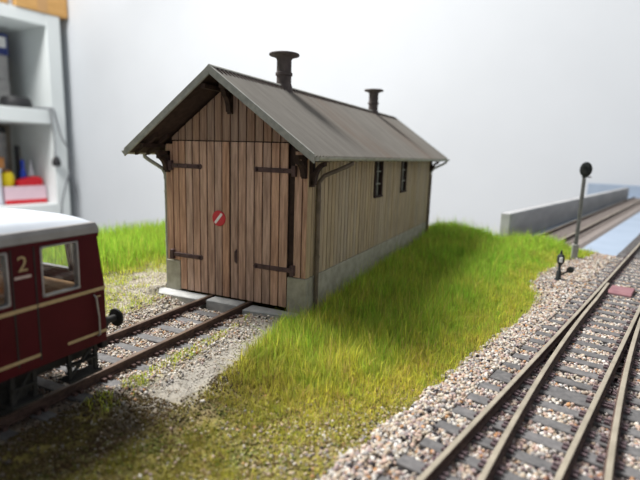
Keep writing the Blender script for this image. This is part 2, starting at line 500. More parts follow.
for i in range(-12, 29):
    tt = t0 + i * .1345
    ya = float(tt * U[1])              # approximate row
    # the row meets the rails
    def meet(fn):
        y = tt * U[1]
        for _ in range(6):
            x = float(fn(y)); y = (tt - U[0] * x) / U[1]
        return x, y
    xa, y_a = meet(railA); xd, y_d = meet(railD)
    L0 = .115
    x0, y0 = xa - tdir[0] * L0, y_a - tdir[1] * L0
    x1, y1 = xd + tdir[0] * L0, y_d + tdir[1] * L0
    cx, cy = (x0 + x1) / 2, (y0 + y1) / 2
    hl = math.hypot(x1 - x0, y1 - y0) / 2
    hw = .05 if i == 0 else .0275 + random.uniform(-.002, .002)
    if i in (-1, 1): cx -= 0; 
    jit = random.uniform(-.006, .006)
    if cy > -2.3:
        o = sleeper_mb((cx + jit, cy), tdir, hl, hw, -.068, -.036 + random.uniform(-.002, .002)).build('sleeper', 'sleeper', turnout, bevel=.003)
        SLEEPERS.append((cx, cy, tdir[0], tdir[1], hl, hw))
        for fn in (railA, railB, railC, railD):
            if fn is railB and y_a > 1.6 or fn is railC and y_a > 1.3: continue
            x, y = meet(fn)
            for sd in (-1, 1):
                for dz in (-1, 1):
                    px, py = x + sd * .027 * tdir[0] + dz * .012 * U[0], y + sd * .027 * tdir[1] + dz * .012 * U[1]
                    d = Vector((tdir[0], tdir[1], 0)); e = Vector((-d.y, d.x, 0)); c = Vector((px, py, 0))
                    fast.obox(c - d * .009 - e * .006 + Vector((0, 0, -.037)), d * .018, e * .012, (0, 0, .011))
o = fast.build('rail_fastening', 'mauve_rust', turnout); o['kind'] = 'stuff'; o['label'] = 'mauve rusty rail fastenings'
# reddish cover over the tie bar
cv = MB(); c0 = Vector((1.735, 1.64, 0)); d = Vector((*tdir, 0)); e = Vector((*U, 0))
prof = [(-.12, -.04), (.12, -.04), (.12, -.024), (.09, -.012), (-.09, -.012), (-.12, -.024)]
cv.prism([c0 - d * .075 + e * a + Vector((0, 0, b)) for a, b in prof], d * .145).build('tie_bar_cover', 'cover_red', turnout, bevel=.004)['label'] = 'dusty pink cover between the switch rails'
# distant sleepers on the extension, too small to pick apart
far = MB()
for i in range(70):
    tt = 3.66 + i * .1345
    far.obox(P(1.326 - .25, tt, -.06), Vector(P(.5, 0)), Vector(P(0, .055)), (0, 0, .03))
o = far.build('far_sleepers', 'sleeper', turnout); o['kind'] = 'stuff'

# --- second track on the extension board
stg = thing('extension_track', 'straight model track running beside the grey panel on the blue board', 'railway track', P(.4, 9, -.04))
for q in (.195, .475):
    rail_mesh(MB(), [(P(q, tt)[0], P(q, tt)[1]) for tt in (3.58, 8, 13.7)], zt=.006, h=.036).build('rail', ['rail_side', 'rail_head'], stg)
far = MB()
for i in range(74):
    far.obox(P(.12, 3.63 + i * .1345, -.05), Vector(P(.44, 0)), Vector(P(0, .055)), (0, 0, .022))
o = far.build('far_sleepers', 'bed_brown', stg); o['kind'] = 'stuff'

# --- shed siding
siding = thing('siding_track', 'short brown-railed model siding running into the wooden engine shed', 'railway track', (SX, -1, -.06))
for xr in (SL, SR):
    rail_mesh(MB(), [(xr, -2.9), (xr, -1.5), (xr, .02)], head=.0105).build('rail', ['rail_side', 'siding_head'], siding)
fast = MB()
for i in range(19):
    y = -.215 - i * .142 + random.uniform(-.006, .006)
    a = random.uniform(-.02, .02); d = (math.cos(a), math.sin(a))
    hw = .026
    sleeper_mb((SX + random.uniform(-.008, .008), y), d, .245, hw, -.078, -.037 + random.uniform(-.002, .002)).build('sleeper', 'siding_sleeper', siding, bevel=.003)
    SLEEPERS.append((SX, y, d[0], d[1], .245, hw))
    for xr in (SL, SR):
        for sd in (-1, 1):
            for dz in (-1, 1):
                fast.box((xr + sd * .027 - .011, y + dz * .013 - .007, -.037), (xr + sd * .027 + .011, y + dz * .013 + .007, -.024))
o = fast.build('rail_fastening', 'rust_brown', siding); o['kind'] = 'stuff'; o['label'] = 'rust-brown rail fastenings'

# ------------------------------------------------------------------ engine shed
LEN, HC, RZ, EZ = 2.955, .184, 1.314, .870
OVF, OVS, OVB = .199, .127, .222
SLOPE = (RZ - EZ) / (.5 + OVS)
def roofz(x): return RZ - SLOPE * abs(x + .5)
shed = thing('engine_shed', 'weathered wooden one-road engine shed with a grey corrugated roof', 'building', (-.5, LEN / 2, -.07))
# dark inner body (seen only through the gaps between the boards)
bz = .045
core = [(-.985, .03, .0), (-.015, .03, .0), (-.015, .03, roofz(-.015) - bz), (-.5, .03, RZ - bz), (-.985, .03, roofz(-.985) - bz)]
MB().prism(core, (0, LEN - .06, 0)).build('inner_wall', 'shed_core', shed)
# plinth
pl = MB()
pl.box((-.012, .031, -.07), (.004, LEN, HC)); pl.build('plinth', 'concrete', shed, bevel=.003)
MB().box((-1.004, .031, -.07), (-.988, LEN, HC)).build('plinth', 'concrete', shed, bevel=.003)
MB().box((-.985, LEN - .02, -.07), (-.015, LEN + .004, HC)).build('plinth', 'concrete', shed, bevel=.003)
MB().box((-.118, -.004, -.07), (.004, .03, HC)).build('plinth', 'concrete', shed, bevel=.004)
MB().box((-1.004, -.004, -.07), (-.895, .03, HC)).build('plinth', 'concrete', shed, bevel=.004)
# boards: front beside the doors
GAP = .0078
def plank_front(x0, x1, z0, y0, y1, mat, zt=None, name='plank', par=shed):
    a, b = x0 + GAP / 2, x1 - GAP / 2
    if zt is None:
        zs = [roofz(a) - bz, roofz(b) - bz]
        poly = [(a, y0, z0), (b, y0, z0), (b, y0, zs[1])] + ([(-.5, y0, RZ - bz)] if a < -.5 < b else []) + [(a, y0, zs[0])]
    else:
        poly = [(a, y0, z0), (b, y0, z0), (b, y0, zt), (a, y0, zt)]
    return MB().prism(poly, (0, y1 - y0, 0)).build(name, mat, par, bevel=.0016)
DT = .936
left_edges = [-1.0, -.945, -.895]
right_edges = [-.086, -.034, .0]
for e in (left_edges, right_edges):
    for a, b in zip(e[:-1], e[1:]):
        plank_front(a, b, HC + .003, .002, .026, 'front_wood', zt=min(DT, roofz(a) - bz, roofz(b) - bz))
# gable boards
door_l = np.linspace(-.890, -.510, 8); door_r = np.linspace(-.506, -.117, 8)
gl = list(door_l[:-1]) + list(door_r)
ge = [-.945] + gl + [-.066, -.03]
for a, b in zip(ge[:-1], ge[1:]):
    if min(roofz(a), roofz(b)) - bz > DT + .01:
        plank_front(a, b, DT + .004, -.004 + random.uniform(-.001, .001), .026, 'gable_wood_shaded')
# recessed door posts, dark strips standing in for the shade in the gap
MB().box((-.118, .012, .0), (-.088, .03, DT)).build('door_post', 'dark_wood', shed)
MB().box((-.9, .012, .0), (-.893, .03, DT)).build('door_post', 'dark_wood', shed)
# doors
def hinge(par, x0, x1, z, xp):
    m = MB()
    m.box((min(x0, x1), -.016, z - .013), (max(x0, x1), -.006, z + .013))
    tip = x1
    m.lathe([(.016, -.002), (.016, .008)], (tip, -.014, z), (0, 1, 0), 10)
    m.box((xp - .012, -.024, z - .03), (xp + .012, .004, z + .03))
    for k in (.25, .6):
        m.lathe([(.005, 0), (.005, .006), (.002, .008)], (x0 + (x1 - x0) * k, -.016, z), (0, -1, 0), 8)
    return m.build('hinge', 'iron', par, bevel=.002)
for leaf, (ed, lab) in enumerate(((door_l, 'left'), (door_r, 'right'))):
    dr = MB().box((ed[0] + .004, .002, .008), (ed[-1] - .004, .014, DT - .008)).build('door', 'dark_wood', shed)
    for a, b in zip(ed[:-1], ed[1:]):
        plank_front(a, b, .004, -.008 + random.uniform(-.0012, .0012), .002, 'front_wood', zt=DT - .002, par=dr)
    for z in (.784, .226):
        if leaf == 0: hinge(dr, -.948, -.722, z, -.948)
        else: hinge(dr, -.084, -.322, z, -.08)
    if leaf == 1:
        m = MB(); pts = [(-.460, -.008, .228), (-.460, -.022, .236), (-.460, -.024, .265), (-.460, -.022, .294), (-.460, -.008, .302)]
        m.tube(pts, .0042, 6); m.box((-.4645, -.0115, .222), (-.4555, -.007, .308)); m.build('handle', 'iron', dr)
    else:
        m = MB()
        m.lathe([(.045, 0), (.047, .002), (.047, .006), (.044, .008)], (-.583, -.0085, .484), (0, -1, 0), 28)
        d = Vector((math.cos(math.radians(50)), 0, math.sin(math.radians(50)))); e = Vector((-d.z, 0, d.x)); c = Vector((-.583, -.0166, .484))
        m.obox(c - d * .038 - e * .008, d * .076, e * .016, (0, -.0022, 0), 1)
        m.build('sign', ['sign_red', 'sign_white'], dr)['label'] = 'round red sign crossed by a white diagonal bar'
# lintel line over the doors
MB().box((-.94, -.001, DT - .004), (-.05, .012, DT + .004)).build('lintel', 'dark_wood', shed)
# side boards
nb = 54; edges = np.linspace(.0, LEN, nb + 1)
WIN = [(1.113, 1.285), (1.812, 1.985)]
WZ0, WZ1 = .575, .858
for a, b in zip(edges[:-1], edges[1:]):
    a2, b2 = a + .0044, b - .0044
    hit = [w for w in WIN if a2 < w[1] and b2 > w[0]]
    segs = [(HC + .003, roofz(0) - bz - .01)]
    if hit:
        w = hit[0]
        if a2 >= w[0] - .015 and b2 <= w[1] + .015 or (min(b2, w[1]) - max(a2, w[0])) > .02:
            segs = [(HC + .003, WZ0), (WZ1, roofz(0) - bz - .01)]
    y_off = random.uniform(-.0012, .0012)
    for z0, z1 in segs: MB().box((-.014, a2, z0), (.0 + y_off, b2, z1)).build('plank', 'side_wood', shed, bevel=.0012)
back = MB()
for a, b in zip(edges[:-1], edges[1:]): back.box((-1.0, a + .0035, HC + .003), (-.986, b - .0035, roofz(-1) - bz - .01))
for i in range(18):
    a, b = -1 + i / 18 + .003, -1 + (i + 1) / 18 - .003
    poly = [(a, LEN - .03, HC + .003), (b, LEN - .03, HC + .003), (b, LEN - .03, roofz(b) - bz)] + [(a, LEN - .03, roofz(a) - bz)]
    back.prism(poly, (0, .03, 0))
o = back.build('rear_boarding', 'side_wood', shed)
# windows
for (y0, y1) in WIN:
    w = MB()
    fr = .017
    w.box((-.016, y0 - .004, WZ0 - .004), (.006, y0 + fr, WZ1)); w.box((-.016, y1 - fr, WZ0 - .004), (.006, y1 + .004, WZ1))
    w.box((-.016, y0, WZ1 - fr), (.006, y1, WZ1 + .004)); w.box((-.016, y0 - .01, WZ0 - .008), (.012, y1 + .01, WZ0 + .008))
    wo = w.build('window', 'dark_wood', shed, bevel=.002)
    MB().box((-.0125, y0 + fr, WZ0 + .008), (-.011, y1 - fr, WZ1 - fr)).build('pane', 'window_glass', wo)
    b = MB(); ym = (y0 + y1) / 2
    b.box((-.011, ym - .004, WZ0 + .008), (-.004, ym + .004, WZ1 - fr))
    for kz in (1 / 3, 2 / 3):
        z = WZ0 + (WZ1 - WZ0) * kz; b.box((-.011, y0 + fr, z - .004), (-.004, y1 - fr, z + .004))
    b.build('glazing_bar', 'zinc', wo)
# corrugated sheets: one slope each
def slope_sheet(sgn):
    pitch, amp, th = .0375, .0065, .006
    n = int((LEN + OVF + OVB) / pitch); per = 6
    yy = np.linspace(-OVF, LEN + OVB, n * per + 1)
    hh = amp * np.cos(2 * np.pi * np.arange(len(yy)) / per)
    nrm = np.array([sgn * SLOPE, 1]) / math.hypot(SLOPE, 1)
    tops, bots = [], []
    for k in (0., .5, 1.):
        x = -.5 + sgn * k * (.5 + OVS); z = RZ - SLOPE * abs(x + .5)
        for lst, o_ in ((tops, 0.), (bots, -th - .0)):
            lst.append(np.stack([x + nrm[0] * (hh + o_), yy, z + nrm[1] * (hh + o_)], 1))
    m = MB(); N = len(yy)
    m.loft([[tuple(p) for p in r] for r in tops], cap=False, closed=False)
    m.loft([[tuple(p) for p in r] for r in bots], cap=False, closed=False)
    for ra, rb in ((tops[-1], bots[-1]), (tops[0], bots[0])):
        m.loft([[tuple(p) for p in ra], [tuple(p) for p in rb]], cap=False, closed=False)
    o = m.build('roof_sheet', 'roof_sheet', shed)
    o.data.shade_smooth(); o.data.set_sharp_from_angle(angle=math.radians(50))
for s in (-1, 1):
    slope_sheet(s)
    # boarding under the sheet
    tz = -.012
    def rp(x, dz): return (-.5 + s * x, 0, RZ - SLOPE * x + dz)
    m = MB(); a0, a1 = rp(.0, tz), rp(.5 + OVS - .012, tz); b1, b0 = rp(.5 + OVS - .012, tz - .012), rp(.0, tz - .012)
    m.prism([(p[0], -OVF + .012, p[2]) for p in (a0, a1, b1, b0)], (0, LEN + OVF + OVB - .024, 0)).build('roof_boarding', 'dark_wood', shed)
    # barge boards
    for yb in (-OVF - .006, LEN + OVB - .008):
        c0, c1, d1, d0 = rp(-.004 if s > 0 else 0, .013), rp(.5 + OVS + .004, .013), rp(.5 + OVS + .004, -.034), rp(0, -.034)
        MB().prism([(p[0], yb, p[2]) for p in (c0, c1, d1, d0)], (0, .014, 0)).build('barge_board', 'barge_grey', shed, bevel=.002)
    # rafters showing under the eaves
    for i in range(36):
        y = -.13 + i * .092
        m = MB(); a0, a1 = rp(.44, tz - .012), rp(.5 + OVS - .02, tz - .012); b1, b0 = rp(.5 + OVS - .02, tz - .03), rp(.44, tz - .04)
        m.prism([(p[0], y - .012, p[2]) for p in (a0, a1, b1, b0)], (0, .024, 0)).build('rafter', 'dark_wood', shed)
    # purlins run out under the gable overhang
    for x in (.06, .515):
        z = RZ - SLOPE * x + tz - .014
        MB().box((-.5 + s * x - .014, -OVF + .02, z - .034), (-.5 + s * x + .014, LEN + OVB - .02, z - SLOPE * .014)).build('purlin', 'dark_wood', shed)
# ridge cap: a narrow dark strip whose edge shows the open ends of the corrugations
m = MB(); a = .045
m.prism([(-.5 - a, -OVF - .004, RZ - SLOPE * a + .012), (-.5, -OVF - .004, RZ + .016), (-.5 + .012, -OVF - .004, RZ - SLOPE * .012 + .016), (-.5 + .012, -OVF - .004, RZ - SLOPE * .012 + .006), (-.5, -OVF - .004, RZ + .006), (-.5 - a, -OVF - .004, RZ - SLOPE * a + .006)], (0, LEN + OVF + OVB + .008, 0))
m.build('ridge_cap', 'barge_grey', shed)
m = MB()
for i in range(int((LEN + OVF + OVB) / .0375)):
    y = -OVF + .01 + i * .0375
    z0 = RZ - SLOPE * .012
    m.prism([(-.488, y, z0 + .0125), (-.488, y + .02, z0 + .0125), (-.456, y + .014, z0 - SLOPE * .032 + .0085), (-.456, y + .006, z0 - SLOPE * .032 + .0085)], (0, 0, -.012))
o = m.build('ridge_comb', 'dark_wood', shed); o['kind'] = 'stuff'; o['label'] = 'dark open ends of the corrugations along the ridge'
# knee brackets: three on the front gable, one on each long side
def knee(p0, out, zt, length, h, thick, axis):
    """curved bracket: post against the wall, arm along out, a quarter-round brace"""
    out = Vector(out); ax = Vector(axis); p0 = Vector(p0); up = Vector((0, 0, 1))
    m = MB()
    m.obox(p0 - ax * thick / 2 - up * h, ax * thick, out * .022, up * h)
    m.obox(p0 - ax * thick / 2 - up * .024, ax * thick, out * length, up * .024)
    arc_o, arc_i = [], []
    for i in range(9):
        a = math.pi / 2 * i / 8
        cx, cz = length - .01, -h + .01
        arc_o.append(p0 + out * (cx - (cx - .012) * math.cos(a)) + up * (cz + (h - .034) * math.sin(a)))
        arc_i.append(p0 + out * (cx - (cx - .034) * math.cos(a)) + up * (cz + (h - .056) * math.sin(a)))
    m.prism([q - ax * thick / 2 for q in arc_o + arc_i[::-1]], ax * thick)
    return m.build('bracket', 'dark_wood', shed)
knee((-.5, .0, RZ - .085), (0, -1, 0), 0, .085, .14, .03, (1, 0, 0))
knee((-.018, .0, .872), (0, -1, 0), 0, .11, .125, .026, (1, 0, 0))
knee((-.974, .0, .872), (0, -1, 0), 0, .10, .13, .028, (1, 0, 0))
knee((.0, .026, .862), (1, 0, 0), 0, .1, .16, .032, (0, 1, 0))
knee((-1.0, .05, .862), (-1, 0, 0), 0, .08, .13, .028, (0, 1, 0))
knee((.0, LEN - .026, .862), (1, 0, 0), 0, .1, .14, .032, (0, 1, 0))
# gutters and downpipes
for s in (-1, 1):
    gx_ = -.5 + s * (.5 + OVS + .012); rg = .021; gz_ = EZ - .004
    rings = []
    m = MB()
    outl = [(rg * math.cos(a), rg * math.sin(a)) for a in np.linspace(math.pi, 2 * math.pi, 9)] + [((rg - .004) * math.cos(a), (rg - .004) * math.sin(a)) for a in np.linspace(2 * math.pi, math.pi, 9)]
    m.prism([(gx_ + a, -OVF + .01, gz_ + b) for a, b in outl], (0, LEN + OVF + OVB - .02, 0))
    capo = [(rg * math.cos(a), rg * math.sin(a)) for a in np.linspace(math.pi, 2 * math.pi, 9)]
    for yc in (-OVF + .006, LEN + OVB - .012): m.prism([(gx_ + a, yc, gz_ + b) for a, b in capo], (0, .006, 0))
    m.build('gutter', 'zinc', shed)
    wx = -.5 + s * .5
    for yg, yw in ((.29, .10), (LEN + .12, LEN - .05)) if s > 0 else ((-.03, .012), (LEN + .12, LEN - .05)):
        px = wx + s * (.020 if s > 0 else .012)
        pts = [(gx_, yg, gz_ - .015), (gx_, yg, gz_ - .035), (gx_ - s * .02, yg - (yg - yw) * .15, gz_ - .05), (px + s * .015, yw + (yg - yw) * .18, gz_ - .105), (px, yw, gz_ - .14), (px, yw, gz_ - .17)]
        m = MB(); m.tube(pts, .0125, 8); m.build('pipe_bend', 'zinc' if yw > 1 or s < 0 else 'pipe_brown', shed, smooth=True)
        m = MB(); m.tube([(px, yw, gz_ - .165), (px, yw, .2), (px, yw, -.05)], .0135 if s > 0 else .009, 8)
        for z in (.62, .3): m.lathe([(.0165 if s > 0 else .012, -.006), (.0165 if s > 0 else .012, .006)], (px, yw, z), n=8)
        m.build('downpipe', 'pipe_brown' if s > 0 else 'zinc', shed, smooth=True)
# ventilators on the ridge
def ventilator(y, k):
    m = MB(); zb = RZ - .04
    m.lathe([(.050 * k, 0), (.049 * k, .26)], (-.5, y, zb), n=24)
    v = m.build('ventilator', 'vent_iron', shed, smooth=True)
    MB().lathe([(.05 * k, -.012), (.057 * k, -.008), (.057 * k, .008), (.05 * k, .012)], (-.5, y, RZ + .085), n=24).build('collar', 'vent_iron', v, smooth=True)
    MB().lathe([(.05 * k, .0), (.056 * k, .012), (.082 * k, .022), (.100 * k, .027), (.102 * k, .034), (.098 * k, .040), (.03, .043)], (-.5, y, zb + .216), n=28).build('cap', 'vent_iron', v, smooth=True)
    MB().lathe([(.062 * k, -.055), (.055 * k, .012), (.05 * k, .02)], (-.5, y, RZ), n=20).build('flashing', 'vent_iron', v, smooth=True)
ventilator(.597, 1.0); ventilator(2.418, .95)

# concrete pads in front of the doors
for lab, pts, zt in (('pale concrete slab left of the siding rails at the shed doors', [(-1.06, -.02), (-.975, -.115), (-.668, -.1), (-.668, .0), (-1.06, 0)], -.009),
                     ('pale concrete slab between the two rails at the shed doors', [(-.622, -.095), (-.392, -.095), (-.392, .0), (-.622, 0)], -.006),
                     ('pale concrete slab right of the siding rails at the shed doors', [(-.345, -.12), (-.04, -.07), (.02, -.05), (.02, -.006), (-.345, -.006)], -.016)):
    tag(MB().prism([(a, b - .004 if b > -.01 else b, -.085) for a, b in pts], (0, 0, .085 + zt)).build('concrete_slab', 'pad_concrete', bevel=.004), lab, 'slab', 'slabs at the shed doors')

# ------------------------------------------------------------------ railcar
XR, XLc, YE, YB = -.242, -.782, -1.146, -3.4
XC = (XR + XLc) / 2
def slant(m):
    """the cab front leans back above the waist line"""
    m.v = [(x, y - max(0, z - .39) / .19 * .022 if y > YE - .06 else y, z) for x, y, z in m.v]
    return m
car = thing('railcar', 'maroon model railcar with cream lines and a white roof on the siding', 'train', (XC, -1.9, 0))
ZB, ZT = .178, .582
WINS = [(-1.382, -1.245), (-1.63, -1.484), (-1.90, -1.70), (-2.2, -1.98), (-2.5, -2.28), (-2.8, -2.58), (-3.1, -2.88)]
WB, WT = .401, .568
def side_shell(x0, x1):
    m = MB(); ye = sorted({YB, YE, YE - .03} | {v for w in WINS for v in w})
    for a, b in zip(ye[:-1], ye[1:]):
        if (a, b) in WINS:
            m.box((x0, a, ZB), (x1, b, WB)); m.box((x0, a, WT), (x1, b, ZT))
        else: m.box((x0, a, ZB), (x1, b, .39)); m.box((x0, a, .39), (x1, b, ZT))
    return m
for nm, x0, x1, sg in (('side', XR - .014, XR, 1), ('side', XLc, XLc + .014, -1)):
    sd = slant(side_shell(x0, x1)).build('side_panel', 'maroon', car)
    xf = x1 if sg > 0 else x0
    for (a, b) in WINS:
        w = MB(); t_ = .0062
        xa, xb = (xf - .02, xf + .003) if sg > 0 else (xf - .003, xf + .02)
        w.box((xa, a, WB), (xb, a + t_, WT)); w.box((xa, b - t_, WB), (xb, b, WT)); w.box((xa, a, WT - t_), (xb, b, WT)); w.box((xa, a, WB), (xb, b, WB + t_))
        for (cy_, sy) in ((a + t_, 1), (b - t_, -1)):
            for (cz_, sz) in ((WB + t_, 1), (WT - t_, -1)):
                w.prism([(xa, cy_, cz_), (xa, cy_ + sy * .007, cz_), (xa, cy_, cz_ + sz * .007)], (xb - xa, 0, 0))
        wo = w.build('window', 'silver', car, bevel=.0015)
        xm = xf - .008 * sg
        MB().box((xm - .001, a + t_, WB + t_), (xm + .001, b - t_, WT - t_)).build('pane', 'window_glass', wo)
    # cream lining
    o_ = .0022
    for (y0, y1, z0, z1) in ((YB, -1.404, .374, .386), (-1.4, YE, .374, .386), (-1.305, YE, .214, .224), (YB, -1.404, .213, .223), (-1.19, -1.165, .352, .356)):
        MB().box((min(xf, xf + sg * o_), y0, z0), (max(xf, xf + sg * o_), y1, z1)).build('lining', 'cream', car)
    # door joint grooves drawn by thin proud strips of the door edge
    for yd in (-1.402, -1.475):
        MB().box((min(xf, xf + sg * .0015), yd - .0025, .2), (max(xf, xf + sg * .0015), yd + .0025, .578)).build('door_edge', 'under_black', car)
    MB().tube([(xf, -1.192, .362), (xf + sg * .012, -1.192, .355), (xf + sg * .012, -1.184, .28), (xf + sg * .012, -1.184, .215), (xf, -1.184, .208)], .0035, 6).build('handrail', 'silver', car)
    MB().box((min(xf, xf + sg * .006), YB, .572), (max(xf, xf + sg * .006), YE - .02, .584)).build('rain_strip', 'maroon', car)
# end panels
for ye, s in ((YE, 1), (YB, -1)):
    y0, y1 = (ye - .014, ye) if s > 0 else (ye, ye + .014)
    m = MB(); xs_ = [XLc + .014, XLc + .04, -.652, -.638, -.39, -.376, XR - .03, XR - .014]
    for i, (a, b) in enumerate(zip(xs_[:-1], xs_[1:])):
        m.box((a, y0, ZB), (b, y1, .39))
        if i in (1, 3, 5): m.box((a, y0, .39), (b, y1, .425)); m.box((a, y0, .565), (b, y1, ZT))
        else: m.box((a, y0, .39), (b, y1, ZT))
    (slant(m) if s > 0 else m).build('end_panel', 'maroon', car)
    for i in (1, 3, 5):
        a, b = xs_[i], xs_[i + 1]; t_ = .008
        w = MB(); w.box((a, y0 - .003, .425), (a + t_, y1 + .003, .565)); w.box((b - t_, y0 - .003, .425), (b, y1 + .003, .565)); w.box((a, y0 - .003, .557), (b, y1 + .003, .565)); w.box((a, y0 - .003, .425), (b, y1 + .003, .434))
        wo = (slant(w) if s > 0 else w).build('window', 'silver', car)
        p_ = MB().box((a + t_, (y0 + y1) / 2 - .001, .434), (b - t_, (y0 + y1) / 2 + .001, .557))
        (slant(p_) if s > 0 else p_).build('pane', 'window_glass', wo)
    yo = ye + s * .004
    for xl_ in (XC - .17, XC + .17):
        MB().lathe([(.022, 0), (.022, .02), (.018, .026)], (xl_, ye, .31), (0, s, 0), 14).build('headlight', 'lamp_white', car, smooth=True)
    MB().box((XLc, min(ye, ye + s * .003), .374), (XR, max(ye, ye + s * .003), .386)).build('lining', 'cream', car)
# roof: grey gutter band and white crown with rounded ends
def ring(y, hw, z0, crown, k=22):
    pts = []
    for i in range(k + 1):
        u = -1 + 2 * i / k
        pts.append((XC + hw * u, y, z0 + crown * (1 - abs(u) ** 4) ** .6))
    return pts
HWc = (XR - XLc) / 2
RE = YE - .024
secs = [(RE + .006, .97, .010), (RE + .003, .985, .018), (RE - .010, 1.0, .026), (RE - .03, 1.0, .032), (RE - .12, 1.0, .042), (RE - .3, 1.0, .05), (YB + .3, 1.0, .05), (YB + .14, 1.0, .042), (YB + .05, 1.0, .034), (YB + .012, 1.0, .026), (YB - .004, .985, .018), (YB - .008, .97, .010)]
rr = []
for y, kx, cr in secs: rr.append(ring(y, (HWc - .002) * kx, .612, cr) + [(XC + (HWc - .004) * kx, y, .596), (XC - (HWc - .004) * kx, y, .596)])
MB().loft(rr).build('roof', 'roof_white', car, smooth=True)
m = MB()
def band(hw, y0, y1, z0, z1):
    return [(XC - hw, y0, z0), (XC + hw, y0, z0), (XC + hw, y1, z0), (XC - hw, y1, z0)]
b0 = band(HWc + .008, YB - .008, RE + .008, .584, 0); b1 = band(HWc + .006, YB - .008, RE + .007, .606, 0); b2 = band(HWc - .002, YB - .002, RE + .002, .622, 0)
m.loft([b0, [(x, y, .606) for x, y, z in b1], [(x, y, .622) for x, y, z in b2]]).build('roof_band', 'roof_band', car, bevel=.003)
for y in (-1.55, -2.1, -2.75):
    MB().lathe([(.03, 0), (.03, .012), (.022, .02), (.01, .024)], (XC + .05, y, .661), n=14).build('roof_vent', 'roof_band', car, smooth=True)
# floor, seats
MB().box((XLc + .014, YB + .014, .178), (XR - .014, YE - .014, .186)).build('floor_pan', 'car_inside', car)
for y in (-1.36, -1.58, -1.82, -2.1, -2.4, -2.7, -3.0):
    for xs in (XLc + .02, XR - .20):
        m = MB(); m.box((xs, y - .04, .172), (xs + .18, y + .05, .30)); m.box((xs, y - .06, .172), (xs + .18, y - .03, .385)); m.build('seat', 'seat_tan', car, bevel=.006)
MB().box((XLc + .05, -1.262, .172), (XR - .05, -1.172, .39)).build('driver_desk', 'seat_tan', car, bevel=.006)
# frame, buffers, wheels, steps
MB().box((XLc + .07, YB + .01, .115), (XR - .075, YE - .01, .178)).build('underframe', 'under_black', car)
MB().box((XLc + .05, YE - .004, .14), (XR - .02, YE + .02, .25)).build('buffer_beam', 'under_black', car, bevel=.004)
MB().box((XLc + .05, YB - .02, .14), (XR - .02, YB + .004, .25)).build('buffer_beam', 'under_black', car, bevel=.004)
for ye, s in ((YE, 1), (YB, -1)):
    for x in (-.342, -.672):
        b = MB().lathe([(.026, .0), (.026, .06), (.02, .064), (.014, .066), (.014, .115)], (x, ye + s * .018, .208), (0, s, 0), 16).build('buffer', 'under_black', car, smooth=True)
        MB().lathe([(.018, 0), (.036, .003), (.038, .008), (.034, .014), (.015, .018)], (x, ye + s * .128, .208), (0, s, 0), 20).build('buffer_head', 'under_black', b, smooth=True)
    MB().tube([(XC, ye + s * .015, .2), (XC, ye + s * .05, .2), (XC, ye + s * .06, .17), (XC, ye + s * .05, .15)], .008, 6).build('coupling_hook', 'under_black', car)
for y in (-1.45, -2.9):
    m = MB()
    for x, s in ((SL + .006, -1), (SR - .006, 1)):
        m.lathe([(.088, 0), (.092, .004), (.082, .008), (.08, .026), (.06, .028), (.055, .016), (.02, .018), (.02, .03)], (x - s * .012, y, .081), (s, 0, 0), 28)
    m.lathe([(.012, 0), (.012, .26)], (SL + .01, y, .081), (1, 0, 0), 10)
    m.build('wheelset', 'under_black', car, smooth=True)
    for s in (-1, 1):
        x = XC + s * .19
        m = MB(); m.box((x - .012, y - .055, .06), (x + .012, y + .055, .12)); m.box((x - .006, y - .14, .115), (x + .006, y + .14, .125)); m.box((x - .016, y - .024, .055), (x + .02 * s + .016, y + .024, .105)); m.build('axle_box', 'under_black', car, bevel=.003)
def step(x, y0, y1):
    m = MB()
    m.box((x - .05, y0, .066), (x + .012, y1, .074))
    for y in (y0 + .008, y1 - .02): m.box((x - .012, y, .066), (x - .002, y + .014, .19))
    m.tube([(x - .007, y0 + .015, .08), (x - .007, y1 - .02, .17)], .006, 6); m.box((x - .02, y0 + .01, .120), (x + .004, y1 - .01, .127))
    return m.build('step', 'under_black', car)
step(-.262, -1.30, -1.165); step(-.262, -1.5, -1.4)
MB().tube([(SR, YE + .01, .15), (SR, YE + .02, .09), (SR, YE + .03, .022)], .012, 6).build('guard_iron', 'under_black', car)
MB().tube([(SL, YE + .01, .15), (SL, YE + .02, .09), (SL, YE + .03, .022)], .012, 6).build('guard_iron', 'under_black', car)
# class figure and the small line of lettering under it
fc = bpy.data.curves.new('figure_two', 'FONT'); fc.body = '2'; fc.size = .068; fc.extrude = .001; fc.align_x = 'CENTER'
tmp = bpy.data.objects.new('tmp', fc); COL.objects.link(tmp)
dg = bpy.context.evaluated_depsgraph_get(); me = bpy.data.meshes.new_from_object(tmp.evaluated_get(dg))
bpy.data.objects.remove(tmp); me.materials.clear(); me.materials.append(MATS['cream'])
fo = bpy.data.objects.new('class_figure', me); COL.objects.link(fo); fo.parent = car
fo.location = Vector((XR + .002, -1.441, .501)) - world_loc(car); fo.rotation_euler = (math.pi / 2, 0, math.pi / 2)
fo['label'] = 'cream figure 2'
MB().box((XR, -1.468, .478), (XR + .002, -1.416, .487)).build('lettering_line', 'lettering_pale', car)

